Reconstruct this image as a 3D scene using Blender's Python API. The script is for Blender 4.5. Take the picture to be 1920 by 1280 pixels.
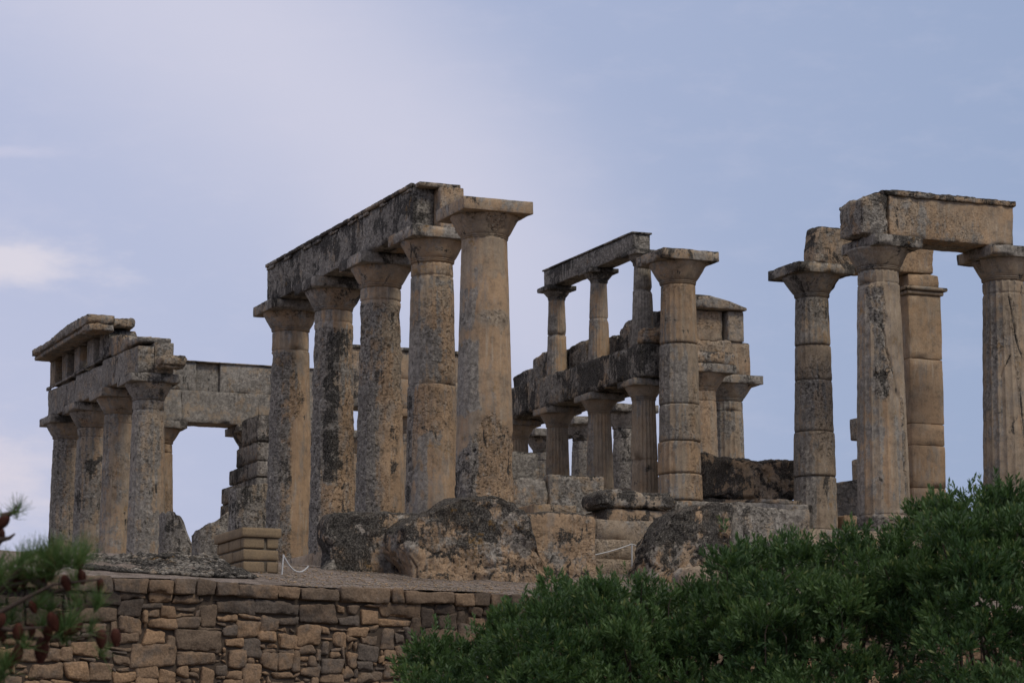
import bpy, math, random
import numpy as np
from mathutils import Vector, Matrix
random.seed(7)
RNG = np.random.default_rng(7)
S = bpy.context.scene
COL = S.collection
for o in list(bpy.data.objects): bpy.data.objects.remove(o)

# ------------------------------------------------------------------ camera
FPX = 5293.24                       # focal length in pixels of a 1920 px wide frame
YAW, PITCH, ROLL = -0.4059352, 0.1655096, -0.0027288
CAM = np.array([-17.92174, -42.85899, -4.79557])
def cam_rot():
    f = np.array([-math.sin(YAW)*math.cos(PITCH), math.cos(YAW)*math.cos(PITCH), math.sin(PITCH)])
    rt = np.array([math.cos(YAW), math.sin(YAW), 0.]); up = np.cross(rt, f)
    r2 = rt*math.cos(ROLL)+up*math.sin(ROLL); u2 = -rt*math.sin(ROLL)+up*math.cos(ROLL)
    return np.array([r2, u2, f])
CR = cam_rot()
cd = bpy.data.cameras.new('camera'); cam = bpy.data.objects.new('camera', cd); COL.objects.link(cam)
cd.sensor_width = 36; cd.lens = FPX/1920*36; cd.clip_start = .5; cd.clip_end = 4000
m = Matrix.Identity(4)
for i in range(3):
    m[i][0] = CR[0][i]; m[i][1] = CR[1][i]; m[i][2] = -CR[2][i]; m[i][3] = CAM[i]
cam.matrix_world = m
cd.dof.use_dof = True; cd.dof.focus_distance = 48; cd.dof.aperture_fstop = 8
S.camera = cam
def pt(u, v, d):                    # the place seen at (u, v), d metres away
    return CAM + d*(CR.T @ np.array([(u-960)/FPX, (640-v)/FPX, 1.]))

# ------------------------------------------------------------------ light
S.view_settings.view_transform = 'Standard'; S.view_settings.look = 'None'
S.view_settings.exposure = 0; S.view_settings.gamma = 1
SUN_EL, SUN_AZ = 48, 158            # azimuth clockwise from +Y
W = bpy.data.worlds.new('World'); S.world = W; W.use_nodes = True
nt = W.node_tree; nt.nodes.clear()
def NN(t, k, **kw):
    n = t.nodes.new(k)
    for a, b in kw.items(): setattr(n, a, b)
    return n
out = NN(nt, 'ShaderNodeOutputWorld'); bg = NN(nt, 'ShaderNodeBackground')
nt.links.new(bg.outputs[0], out.inputs[0]); bg.inputs[1].default_value = .1
sky = NN(nt, 'ShaderNodeTexSky'); sky.sky_type = 'NISHITA'; sky.sun_disc = False
sky.sun_elevation = math.radians(SUN_EL); sky.sun_rotation = math.radians(SUN_AZ)
sky.air_density = 1.2; sky.dust_density = 2.5
tc = NN(nt, 'ShaderNodeTexCoord')
def wmath(op, a, b=None, c=None, clamp=False):
    n = NN(nt, 'ShaderNodeMath', operation=op, use_clamp=clamp)
    for i, x in enumerate((a, b, c)):
        if x is None: continue
        if isinstance(x, (int, float)): n.inputs[i].default_value = x
        else: nt.links.new(x, n.inputs[i])
    return n.outputs[0]
def wdot(v):
    n = NN(nt, 'ShaderNodeVectorMath', operation='DOT_PRODUCT'); n.inputs[1].default_value = v
    nt.links.new(tc.outputs['Generated'], n.inputs[0]); return n.outputs['Value']
def wnoise(scale, detail, rough, loc=(0,0,0), vs=(1,1,1)):
    mp = NN(nt, 'ShaderNodeMapping'); mp.inputs['Location'].default_value = loc; mp.inputs['Scale'].default_value = vs
    nt.links.new(tc.outputs['Generated'], mp.inputs[0])
    n = NN(nt, 'ShaderNodeTexNoise'); n.inputs['Scale'].default_value = scale
    n.inputs['Detail'].default_value = detail; n.inputs['Roughness'].default_value = rough
    nt.links.new(mp.outputs[0], n.inputs['Vector']); return n.outputs['Fac']
def wramp(x, a, b):
    n = NN(nt, 'ShaderNodeMapRange', interpolation_type='SMOOTHSTEP')
    n.inputs[1].default_value = a; n.inputs[2].default_value = b; nt.links.new(x, n.inputs[0]); return n.outputs[0]
def wmix(f, a, b):
    n = NN(nt, 'ShaderNodeMix', data_type='RGBA')
    if isinstance(f, (int, float)): n.inputs[0].default_value = f
    else: nt.links.new(f, n.inputs[0])
    for i, x in ((6, a), (7, b)):
        if isinstance(x, tuple): n.inputs[i].default_value = (*x, 1)
        else: nt.links.new(x, n.inputs[i])
    return n.outputs[2]
def dirw(u, v): 
    d = pt(u, v, 1.)-CAM; return tuple(d/np.linalg.norm(d))
side = wdot(tuple(CR[0]))                       # left .. right of the sky ahead
n1 = wnoise(5, 3, .5, (3,1,2)); n2 = wnoise(16, 5, .55, (1,5,2), (1,1,2.2))
t = wmath('ADD', side, wmath('MULTIPLY', wmath('SUBTRACT', n1, .5), .05))
veil = wmix(wramp(t, -.22, .30), (4.85, 5.3, 7.3), (3.15, 4.0, 6.0))
blend = wmix(.12, veil, sky.outputs[0])
def blob(u, v, ang0, ang1):
    return wramp(wmath('ADD', wdot(dirw(u, v)), wmath('MULTIPLY', wmath('SUBTRACT', n1, .5), ang0*.25)), 1-ang0, 1-ang1)
# a broad bright veil of thin cloud lying diagonally, upper left to centre
pa = np.array(dirw(150, -150)); pb = np.array(dirw(980, 560)); ax_ = np.cross(pa, pb); ax_ /= np.linalg.norm(ax_)
dist = wmath('ABSOLUTE', wmath('ADD', wdot(tuple(ax_)), wmath('MULTIPLY', wmath('SUBTRACT', wnoise(7, 4, .5, (2,7,1)), .5), .05)))
b1 = wmath('MULTIPLY', wramp(dist, .085, .0), wramp(wmath('MULTIPLY', wdot(tuple(CR[0])), 1.), .10, -.02))
blend = wmix(wmath('MULTIPLY', b1, .75), blend, (6.55, 6.5, 7.75))
hz_ = wmath('MULTIPLY', wramp(side, .0, -.2), wramp(wdot((0, 0, 1)), .30, .05)); blend = wmix(wmath('MULTIPLY', hz_, .30), blend, (6.6, 6.3, 7.7))
def ratio(k):
    return wmath('DIVIDE', wdot(tuple(CR[k])), wdot(tuple(CR[2])))
hx, hy = ratio(0), ratio(1)                  # bearing and height of the cloud banks, fixed in the sky
n3 = wnoise(38, 6, .62, (4,1,9), (1,1,2.6))
def bank(v0, hw, u0, u1, lo, hi, f, colr):
    global blend
    yc = (640-v0)/FPX; d = wmath('ABSOLUTE', wmath('SUBTRACT', hy, yc))
    m_ = wmath('MULTIPLY', wramp(d, hw/FPX, 0), wramp(hx, (u1-960)/FPX, (u0-960)/FPX))
    m_ = wmath('ADD', wmath('MULTIPLY', m_, .75), wmath('MULTIPLY', wmath('SUBTRACT', wmath('ADD', wmath('MULTIPLY', n2, .5), wmath('MULTIPLY', n3, .5)), .5), 1.5))
    m_ = wmath('MULTIPLY', wramp(m_, lo, hi), wmath('MULTIPLY', wramp(d, hw*1.5/FPX, hw*.4/FPX), wramp(hx, (u1*1.3-960)/FPX, (u1*.6-960)/FPX)))
    blend = wmix(wmath('MULTIPLY', m_, f), blend, colr)
bank(495, 70, -200, 330, .0, .55, .95, (7.1, 6.8, 7.6))
bank(285, 20, -100, 260, .10, .75, .4, (6.4, 6.3, 7.7))
bank(900, 190, -200, 330, .02, .66, .85, (7.2, 6.7, 7.4))
wisp = wmath('MULTIPLY', wramp(n3, .45, .75), .10); blend = wmix(wisp, blend, (6.8, 6.6, 7.8))
zup = wramp(wdot((0, 0, 1)), .42, .8)
blend = wmix(zup, blend, (6.6, 6.2, 6.1))
nt.links.new(blend, bg.inputs[0])
sd = bpy.data.lights.new('sun', 'SUN'); sun = bpy.data.objects.new('sun', sd); COL.objects.link(sun)
sd.energy = 1.5; sd.angle = math.radians(14); sd.color = (1, .92, .79)
a, e = math.radians(SUN_AZ), math.radians(SUN_EL)
sdir = Vector((math.sin(a)*math.cos(e), math.cos(a)*math.cos(e), math.sin(e)))
sun.rotation_euler = sdir.to_track_quat('Z', 'Y').to_euler(); sun.location = (0, -20, 30)

# ------------------------------------------------------------------ noise
def _h(i, j, k, s):
    n = (i*374761393 + j*668265263 + k*1274126177 + s*974711) & 0xffffffff
    n = ((n ^ (n >> 13))*1103515245) & 0xffffffff
    n = (n ^ (n >> 16)) & 0xffffffff
    return n/4294967295.*2-1
def vn(p, s=0):
    p = np.asarray(p, float); i = np.floor(p).astype(np.int64); f = p-i; f = f*f*(3-2*f)
    r = 0
    for a in (0, 1):
        wa = f[:,0] if a else 1-f[:,0]
        for b in (0, 1):
            wb = f[:,1] if b else 1-f[:,1]
            for c in (0, 1):
                wc = f[:,2] if c else 1-f[:,2]
                r = r + wa*wb*wc*_h(i[:,0]+a, i[:,1]+b, i[:,2]+c, s)
    return r
def fbm(p, s=0, o=4, g=.55):
    r = 0; a = 1; t = 0; p = np.asarray(p, float)
    for k in range(o):
        r = r+a*vn(p+k*17.3, s+k); t += a; a *= g; p = p*2.03
    return r/t*1.6
def ss(x, a, b):
    t = np.clip((x-a)/(b-a), 0, 1); return t*t*(3-2*t)

# ------------------------------------------------------------------ mesh building
def mk(name, V, F, mat, parent=None, wear=None, smooth=True, mats=None):
    me = bpy.data.meshes.new(name)
    V = np.asarray(V, np.float32)
    if isinstance(F, np.ndarray):
        n, k = F.shape
        me.vertices.add(len(V)); me.vertices.foreach_set('co', V.ravel())
        me.loops.add(n*k); me.loops.foreach_set('vertex_index', F.astype(np.int32).ravel())
        me.polygons.add(n); me.polygons.foreach_set('loop_start', np.arange(0, n*k, k, dtype=np.int32))
        me.polygons.foreach_set('loop_total', np.full(n, k, np.int32))
        me.update(calc_edges=True); me.validate()
    else:
        me.from_pydata(V.tolist(), [], F); me.update()
    if smooth: me.polygons.foreach_set('use_smooth', np.ones(len(me.polygons), bool))
    if wear is not None:
        ca = me.color_attributes.new('wear', 'FLOAT_COLOR', 'POINT')
        ca.data.foreach_set('color', np.asarray(wear, np.float32).ravel())
    me.materials.append(mat)
    o = bpy.data.objects.new(name, me); COL.objects.link(o)
    if parent is not None:
        o.parent = parent; o.matrix_parent_inverse = parent.matrix_world.inverted()
    return o
def thing(name, label, cat, loc=(0,0,0), group=None):
    o = bpy.data.objects.new(name, None); COL.objects.link(o)
    o.location = loc; o.matrix_world = Matrix.Translation(loc)
    o.empty_display_size = .3
    o['label'] = label; o['category'] = cat
    if group: o['group'] = group
    o['kind'] = 'thing'
    return o
def tag(o, label=None, cat=None, group=None, kind=None):
    for k, v in (('label', label), ('category', cat), ('group', group), ('kind', kind)):
        if v: o[k] = v
    if 'kind' not in o: o['kind'] = 'thing'
    return o
class MB:
    def __init__(s): s.V = []; s.F = []; s.W = []; s.n = 0
    def add(s, V, F, W):
        s.V.append(V); s.F.append(F+s.n); s.W.append(W); s.n += len(V); return s
    def build(s, name, mat, parent=None, smooth=True):
        return mk(name, np.concatenate(s.V), np.concatenate(s.F), mat, parent, np.concatenate(s.W), smooth)

def lattice(n):
    nx, ny, nz = n; P = []; F = []; off = 0
    def face(ax, side):
        nonlocal off
        a, b = [k for k in range(3) if k != ax]
        A, B = np.meshgrid(np.arange(n[a]+1), np.arange(n[b]+1), indexing='ij')
        p = np.zeros((A.size, 3), int); p[:,a] = A.ravel(); p[:,b] = B.ravel(); p[:,ax] = n[ax]*side
        i = (np.arange(n[a])[:,None]*(n[b]+1)+np.arange(n[b])[None,:]).ravel()
        q = np.stack([i, i+n[b]+1, i+n[b]+2, i+1], 1)
        flip = (side == 0) ^ (ax == 1)
        if flip: q = q[:, ::-1]
        P.append(p); F.append(q+off); off += len(p)
    for ax in range(3):
        for sd_ in (0, 1): face(ax, sd_)
    P = np.concatenate(P); F = np.concatenate(F)
    key = P[:,0]*1000003+P[:,1]*1009+P[:,2]
    u, idx, inv = np.unique(key, return_index=True, return_inverse=True)
    return P[idx].astype(float), inv.ravel()[F]
SEED = [0]
def rbox(x0, x1, y0, y1, z0, z1, res=.07, r=.02, amp=.008, chip=.03, freq=2.2, top=None, tax=0, wear=(.3,.4,.3,.3),
         topdark=.25, rotz=0, warp=0, left=None, hi=1.0, crack=0):
    """weathered block: rounded edges, chipped corners, uneven faces; top = [(coord, z)...] along axis tax"""
    SEED[0] += 1; sd_ = SEED[0]*7
    L = np.array([x1-x0, y1-y0, z1-z0]); n = np.clip(np.ceil(L/res).astype(int), 2, 90)
    P, F = lattice(n); c = np.array([(x0+x1)/2, (y0+y1)/2, (z0+z1)/2]); h = L/2
    p = (P/n-.5)*L
    r = min(r, h.min()*.9)
    # pull first inner ring toward the edge to keep the rounding tight
    for k in range(3):
        g = P[:,k]; s = L[k]/n[k]
        p[:,k] = np.where(g == 1, -h[k]+min(s, r), np.where(g == n[k]-1, h[k]-min(s, r), p[:,k])) if n[k] > 3 else p[:,k]
    q = np.clip(p, -(h-r), h-r); d = p-q; ln = np.linalg.norm(d, axis=1, keepdims=True); nrm = d/np.maximum(ln, 1e-9)
    edge = (np.abs(d) > 1e-6).sum(1) > 1
    w = q+r*nrm+c
    if top is not None:
        tx, tz = zip(*top); T = np.interp(w[:,tax], tx, tz)
        w[:,2] = z0+(w[:,2]-z0)*(T-z0)/(z1-z0)
    if left is not None:           # left profile: x at height
        lz, lx = zip(*left); X = np.interp(w[:,2], lz, lx)
        w[:,0] = x1-(x1-w[:,0])*(x1-X)/(x1-x0)
    nf = fbm(w*freq+sd_, sd_, 4)
    cn = np.clip(fbm(w*freq*1.7+sd_*3, sd_+5, 3), 0, 1)
    near = 1-np.clip(np.sort(np.minimum(P, n-P)*(L/n), axis=1)[:,1]/.09, 0, 1)
    near = near**1.5
    w = w+nrm*(nf*amp+fbm(w*freq*5, sd_+9, 2)*amp*.35*hi)[:,None]
    w = w-nrm*(near*cn*chip)[:,None]
    ckm = 0
    if crack:
        cf = fbm(w*1.5+sd_*2, sd_+13, 3); cf2 = fbm(w*np.array([2.2, 2.2, 4.2])+sd_, sd_+15, 2)
        ckm = np.maximum(np.exp(-(cf/.035)**2), .8*np.exp(-(cf2/.03)**2)*(cf > .1)); w = w-nrm*(ckm*crack)[:,None]
        w = w+nrm*(crack*.9*np.round(fbm(w*2.1+5, sd_+17, 2)*3)/3)[:,None]
    if warp: w = w+np.stack([fbm(w*.9+sd_, sd_+k, 3) for k in range(3)], 1)*warp
    W_ = np.tile(np.array(wear, float), (len(w), 1))
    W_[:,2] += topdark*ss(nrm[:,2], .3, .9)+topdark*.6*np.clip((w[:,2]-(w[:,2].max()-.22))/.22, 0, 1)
    W_[:,2] -= .25*ss(cn*near, .2, .5)
    if sum(wear) > 0:
        W_[:,1] += .30*fbm(w*.8+40, 21, 3); W_[:,2] += .26*fbm(w*np.array([1.3, 1.3, .8])+70, 23, 3)+.5*ckm; W_[:,3] += .3*fbm(w*.7, 25, 2); W_[:,0] += .3*fbm(w*1.1, 27, 2)
    if rotz:
        ca, sa = math.cos(rotz), math.sin(rotz); dx = w[:,0]-c[0]; dy = w[:,1]-c[1]
        w[:,0] = c[0]+dx*ca-dy*sa; w[:,1] = c[1]+dx*sa+dy*ca
    return w, F, W_
def block(name, parent, *a, mat=None, into=None, **k):
    V, F, W_ = rbox(*a, **k)
    if into is not None: into.add(V, F, W_); return
    return mk(name, V, F, mat or STONE, parent, W_)

# ------------------------------------------------------------------ materials
def newmat(name, rough=.95):
    m_ = bpy.data.materials.new(name); m_.use_nodes = True; t = m_.node_tree
    b = t.nodes['Principled BSDF']; b.inputs['Roughness'].default_value = rough
    b.inputs['Specular IOR Level'].default_value = .15
    return m_, t, b
class G:
    """small helper for node graphs"""
    def __init__(s, t): s.t = t; s.g = NN(t, 'ShaderNodeNewGeometry')
    def pos(s, sc=(1,1,1), loc=(0,0,0)):
        m_ = NN(s.t, 'ShaderNodeMapping'); m_.inputs['Scale'].default_value = sc; m_.inputs['Location'].default_value = loc
        s.t.links.new(s.g.outputs['Position'], m_.inputs[0]); return m_.outputs[0]
    def noise(s, scale, detail=4, rough=.55, sc=(1,1,1), loc=(0,0,0), dist=0):
        n = NN(s.t, 'ShaderNodeTexNoise'); n.inputs['Scale'].default_value = scale; n.inputs['Detail'].default_value = detail
        n.inputs['Roughness'].default_value = rough; n.inputs['Distortion'].default_value = dist
        s.t.links.new(s.pos(sc, loc), n.inputs['Vector']); return n.outputs['Fac']
    def m(s, op, a, b=None, c=None, clamp=False):
        n = NN(s.t, 'ShaderNodeMath', operation=op, use_clamp=clamp)
        for i, x in enumerate((a, b, c)):
            if x is None: continue
            if isinstance(x, (int, float)): n.inputs[i].default_value = x
            else: s.t.links.new(x, n.inputs[i])
        return n.outputs[0]
    def ramp(s, x, a, b, lo=0., hi=1.):
        n = NN(s.t, 'ShaderNodeMapRange', interpolation_type='SMOOTHSTEP')
        for i, v in ((1, a), (2, b), (3, lo), (4, hi)): n.inputs[i].default_value = v
        s.t.links.new(x, n.inputs[0]); return n.outputs[0]
    def mix(s, f, a, b, mode='MIX'):
        n = NN(s.t, 'ShaderNodeMix', data_type='RGBA', blend_type=mode)
        if isinstance(f, (int, float)): n.inputs[0].default_value = f
        else: s.t.links.new(f, n.inputs[0])
        for i, x in ((6, a), (7, b)):
            if isinstance(x, tuple): n.inputs[i].default_value = (*x, 1)
            else: s.t.links.new(x, n.inputs[i])
        return n.outputs[2]
    def gray(s, x):
        n = NN(s.t, 'ShaderNodeCombineColor')
        for i in range(3): s.t.links.new(x, n.inputs[i])
        return n.outputs[0]
def stone_mat():
    m_, t, b = newmat('weathered_limestone'); g = G(t)
    at = NN(t, 'ShaderNodeVertexColor'); at.layer_name = 'wear'
    sp = NN(t, 'ShaderNodeSeparateColor'); t.links.new(at.outputs['Color'], sp.inputs[0])
    R_, G_, B_, A_ = sp.outputs[0], sp.outputs[1], sp.outputs[2], at.outputs['Alpha']
    n1 = g.noise(.9, 4, .55); n2 = g.noise(3.4, 10, .72, loc=(5,2,1)); n3 = g.noise(13, 8, .78, loc=(1,7,3))
    n4 = g.noise(42, 4, .75); st = g.noise(3.2, 7, .68, sc=(1.5,1.5,.45), loc=(2,2,0), dist=.3); st2 = g.noise(10, 5, .65, sc=(1.6,1.6,.16), loc=(9,2,4))
    n5 = g.noise(1.3, 9, .70, loc=(11,3,8)); n6 = g.noise(5.5, 9, .75, loc=(31,3,8))
    warm = g.mix(g.ramp(g.m('ADD', n5, g.m('MULTIPLY', g.m('SUBTRACT', A_, .5), .45)), .38, .66), (.315,.25,.182), (.36,.248,.155))
    warm = g.mix(g.ramp(n6, .50, .68, 0, .8), warm, (.235,.178,.128))
    warm = g.mix(g.ramp(st, .50, .66, 0, .8), warm, (.27,.23,.19))
    warm = g.mix(g.ramp(st2, .54, .70, 0, .55), warm, (.43,.36,.28))
    gm = g.m('ADD', g.m('MULTIPLY', G_, .85), g.m('ADD', g.m('MULTIPLY', g.m('SUBTRACT', n2, .5), 1.9), g.m('MULTIPLY', g.m('SUBTRACT', st, .5), .8)))
    gmask = g.ramp(gm, .36, .58, 0, .85)
    grey = g.mix(g.ramp(n3, .38, .62), (.135,.127,.116), (.325,.303,.27))
    c = g.mix(gmask, warm, grey)
    rz = g.m('MULTIPLY', g.ramp(R_, .2, .9, .06, 1.0), g.ramp(n5, .36, .60, .35, 1.0))
    pal = g.m('MULTIPLY', g.ramp(n3, .55, .63, 0, .85), rz)
    c = g.mix(pal, c, (.44,.40,.34))
    pit = g.m('MULTIPLY', g.ramp(g.noise(17, 7, .78, sc=(1,1,1.7), loc=(3,3,3)), .46, .38), g.ramp(R_, .15, .85, .05, 1.0))
    c = g.mix(g.m('MULTIPLY', pit, .8), c, (.050,.041,.032))
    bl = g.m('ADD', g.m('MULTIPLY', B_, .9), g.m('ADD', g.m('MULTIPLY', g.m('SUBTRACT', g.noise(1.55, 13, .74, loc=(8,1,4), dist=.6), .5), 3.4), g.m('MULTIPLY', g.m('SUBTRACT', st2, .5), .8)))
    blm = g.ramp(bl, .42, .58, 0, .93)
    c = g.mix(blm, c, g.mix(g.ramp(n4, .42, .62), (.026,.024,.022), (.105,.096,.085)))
    oc = g.m('MULTIPLY', g.ramp(g.noise(1.9, 8, .7, loc=(21,9,2)), .61, .67), g.ramp(n3, .42, .55))
    c = g.mix(g.m('MULTIPLY', oc, .6), c, (.24,.135,.035))
    c = g.mix(g.ramp(R_, .05, .6, .30, 1.0), c, g.mix(1.0, c, g.gray(g.ramp(n4, .32, .68, .66, 1.28)), 'MULTIPLY'))
    c = g.mix(1.0, c, g.gray(g.ramp(n6, .3, .7, 1.15, .85)), 'MULTIPLY')
    c = g.mix(1.0, c, g.gray(g.ramp(n1, .3, .7, .84, 1.12)), 'MULTIPLY')
    t.links.new(c, b.inputs['Base Color'])
    hgt = g.m('ADD', g.m('MULTIPLY', n2, .25), g.m('ADD', g.m('MULTIPLY', n3, g.ramp(R_, 0, 1, .12, .75)), g.m('MULTIPLY', pit, -.75)))
    hgt = g.m('ADD', hgt, g.m('MULTIPLY', n4, .10))
    bp = NN(t, 'ShaderNodeBump'); bp.inputs['Strength'].default_value = .9; bp.inputs['Distance'].default_value = .06
    t.links.new(hgt, bp.inputs['Height']); t.links.new(bp.outputs[0], b.inputs['Normal'])
    return m_
STONE = stone_mat()
def drystone_mat():
    m_, t, b = newmat('drystone'); g = G(t)
    at = NN(t, 'ShaderNodeVertexColor'); at.layer_name = 'wear'
    sp = NN(t, 'ShaderNodeSeparateColor'); t.links.new(at.outputs['Color'], sp.inputs[0])
    n2 = g.noise(6, 8, .65); n3 = g.noise(30, 5, .65); n1 = g.noise(.8, 4, .5, loc=(4,4,4))
    c = g.mix(sp.outputs[0], (.160,.118,.085), (.315,.203,.120))
    c = g.mix(g.ramp(g.m('ADD', n2, sp.outputs[1]), .75, 1.15), c, (.125,.102,.084))
    c = g.mix(g.ramp(n2, .58, .72, 0, .5), c, (.25,.20,.155))
    c = g.mix(g.ramp(g.m('ADD', n1, g.m('MULTIPLY', sp.outputs[2], 1.)), .8, 1.25), c, (.055,.044,.037))
    c = g.mix(1.0, c, g.gray(g.ramp(n3, .3, .7, .7, 1.2)), 'MULTIPLY')
    t.links.new(c, b.inputs['Base Color'])
    bp = NN(t, 'ShaderNodeBump'); bp.inputs['Strength'].default_value = .9; bp.inputs['Distance'].default_value = .03
    t.links.new(g.m('ADD', g.m('MULTIPLY', n2, .6), g.m('MULTIPLY', n3, .5)), bp.inputs['Height']); t.links.new(bp.outputs[0], b.inputs['Normal'])
    return m_
DRY = drystone_mat()
def ground_mat(name, c1, c2, c3, s=9):
    m_, t, b = newmat(name); g = G(t)
    n1 = g.noise(s, 8, .7); n2 = g.noise(1.1, 5, .6); n3 = g.noise(55, 3, .6)
    c = g.mix(g.ramp(n1, .35, .65), c1, c2); c = g.mix(g.ramp(n2, .52, .7, 0, .6), c, c3)
    c = g.mix(1.0, c, g.gray(g.ramp(n3, .3, .7, .6, 1.25)), 'MULTIPLY')
    t.links.new(c, b.inputs['Base Color'])
    bp = NN(t, 'ShaderNodeBump'); bp.inputs['Strength'].default_value = 1; bp.inputs['Distance'].default_value = .04
    t.links.new(g.m('ADD', n1, g.m('MULTIPLY', n3, .6)), bp.inputs['Height']); t.links.new(bp.outputs[0], b.inputs['Normal'])
    return m_
GRAVEL = ground_mat('pale_gravel', (.17,.14,.12), (.31,.255,.22), (.10,.078,.06))
EARTH = ground_mat('dry_earth', (.13,.10,.07), (.2,.16,.11), (.06,.07,.035), 4)
def brick_mat():
    m_, t, b = newmat('tan_block'); g = G(t)
    n1 = g.noise(4, 6, .6); n2 = g.noise(40, 4, .6)
    c = g.mix(g.ramp(n1, .35, .65), (.20,.15,.098), (.245,.18,.11)); c = g.mix(1.0, c, g.gray(g.ramp(n2, .3, .7, .86, 1.1)), 'MULTIPLY')
    c = g.mix(g.ramp(g.noise(2, 6, .7, loc=(3,3,3)), .56, .72, 0, .55), c, (.10,.085,.06))
    t.links.new(c, b.inputs['Base Color'])
    bp = NN(t, 'ShaderNodeBump'); bp.inputs['Strength'].default_value = .5; bp.inputs['Distance'].default_value = .01
    t.links.new(n2, bp.inputs['Height']); t.links.new(bp.outputs[0], b.inputs['Normal'])
    return m_
BRICK = brick_mat()
def plain(name, col, rough=.8):
    m_, t, b = newmat(name, rough); g = G(t)
    c = g.mix(1.0, col, g.gray(g.ramp(g.noise(60, 4, .6), .3, .7, .75, 1.15)), 'MULTIPLY')
    t.links.new(c, b.inputs['Base Color']); return m_
MORTAR = plain('grey_mortar', (.12,.10,.075)); DARK = plain('wall_core', (.075,.056,.042))
ROPE = plain('white_rope', (.5,.5,.5)); BARK = plain('bark', (.075,.055,.045)); CONE = plain('cone_scales', (.075,.026,.018), .6)
def leaf_mat(name, c1, c2, c3):
    m_, t, b = newmat(name, .55); g = G(t)
    at = NN(t, 'ShaderNodeVertexColor'); at.layer_name = 'wear'
    sp = NN(t, 'ShaderNodeSeparateColor'); t.links.new(at.outputs['Color'], sp.inputs[0])
    c = g.mix(sp.outputs[0], c1, c2); c = g.mix(g.ramp(sp.outputs[1], .8, 1.), c, c3)
    t.links.new(c, b.inputs['Base Color']); b.inputs['Specular IOR Level'].default_value = .3
    tr = NN(t, 'ShaderNodeBsdfTranslucent'); t.links.new(g.mix(.5, c, (.10,.19,.03)), tr.inputs[0])
    mx = NN(t, 'ShaderNodeMixShader'); mx.inputs[0].default_value = .25
    o = t.nodes['Material Output']; t.links.new(b.outputs[0], mx.inputs[1]); t.links.new(tr.outputs[0], mx.inputs[2]); t.links.new(mx.outputs[0], o.inputs[0])
    return m_
LEAF = leaf_mat('lentisk_leaf', (.026,.062,.022), (.078,.136,.044), (.16,.18,.055))
NEEDLE = leaf_mat('pine_needle', (.05,.10,.03), (.10,.17,.05), (.17,.15,.06))

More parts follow.
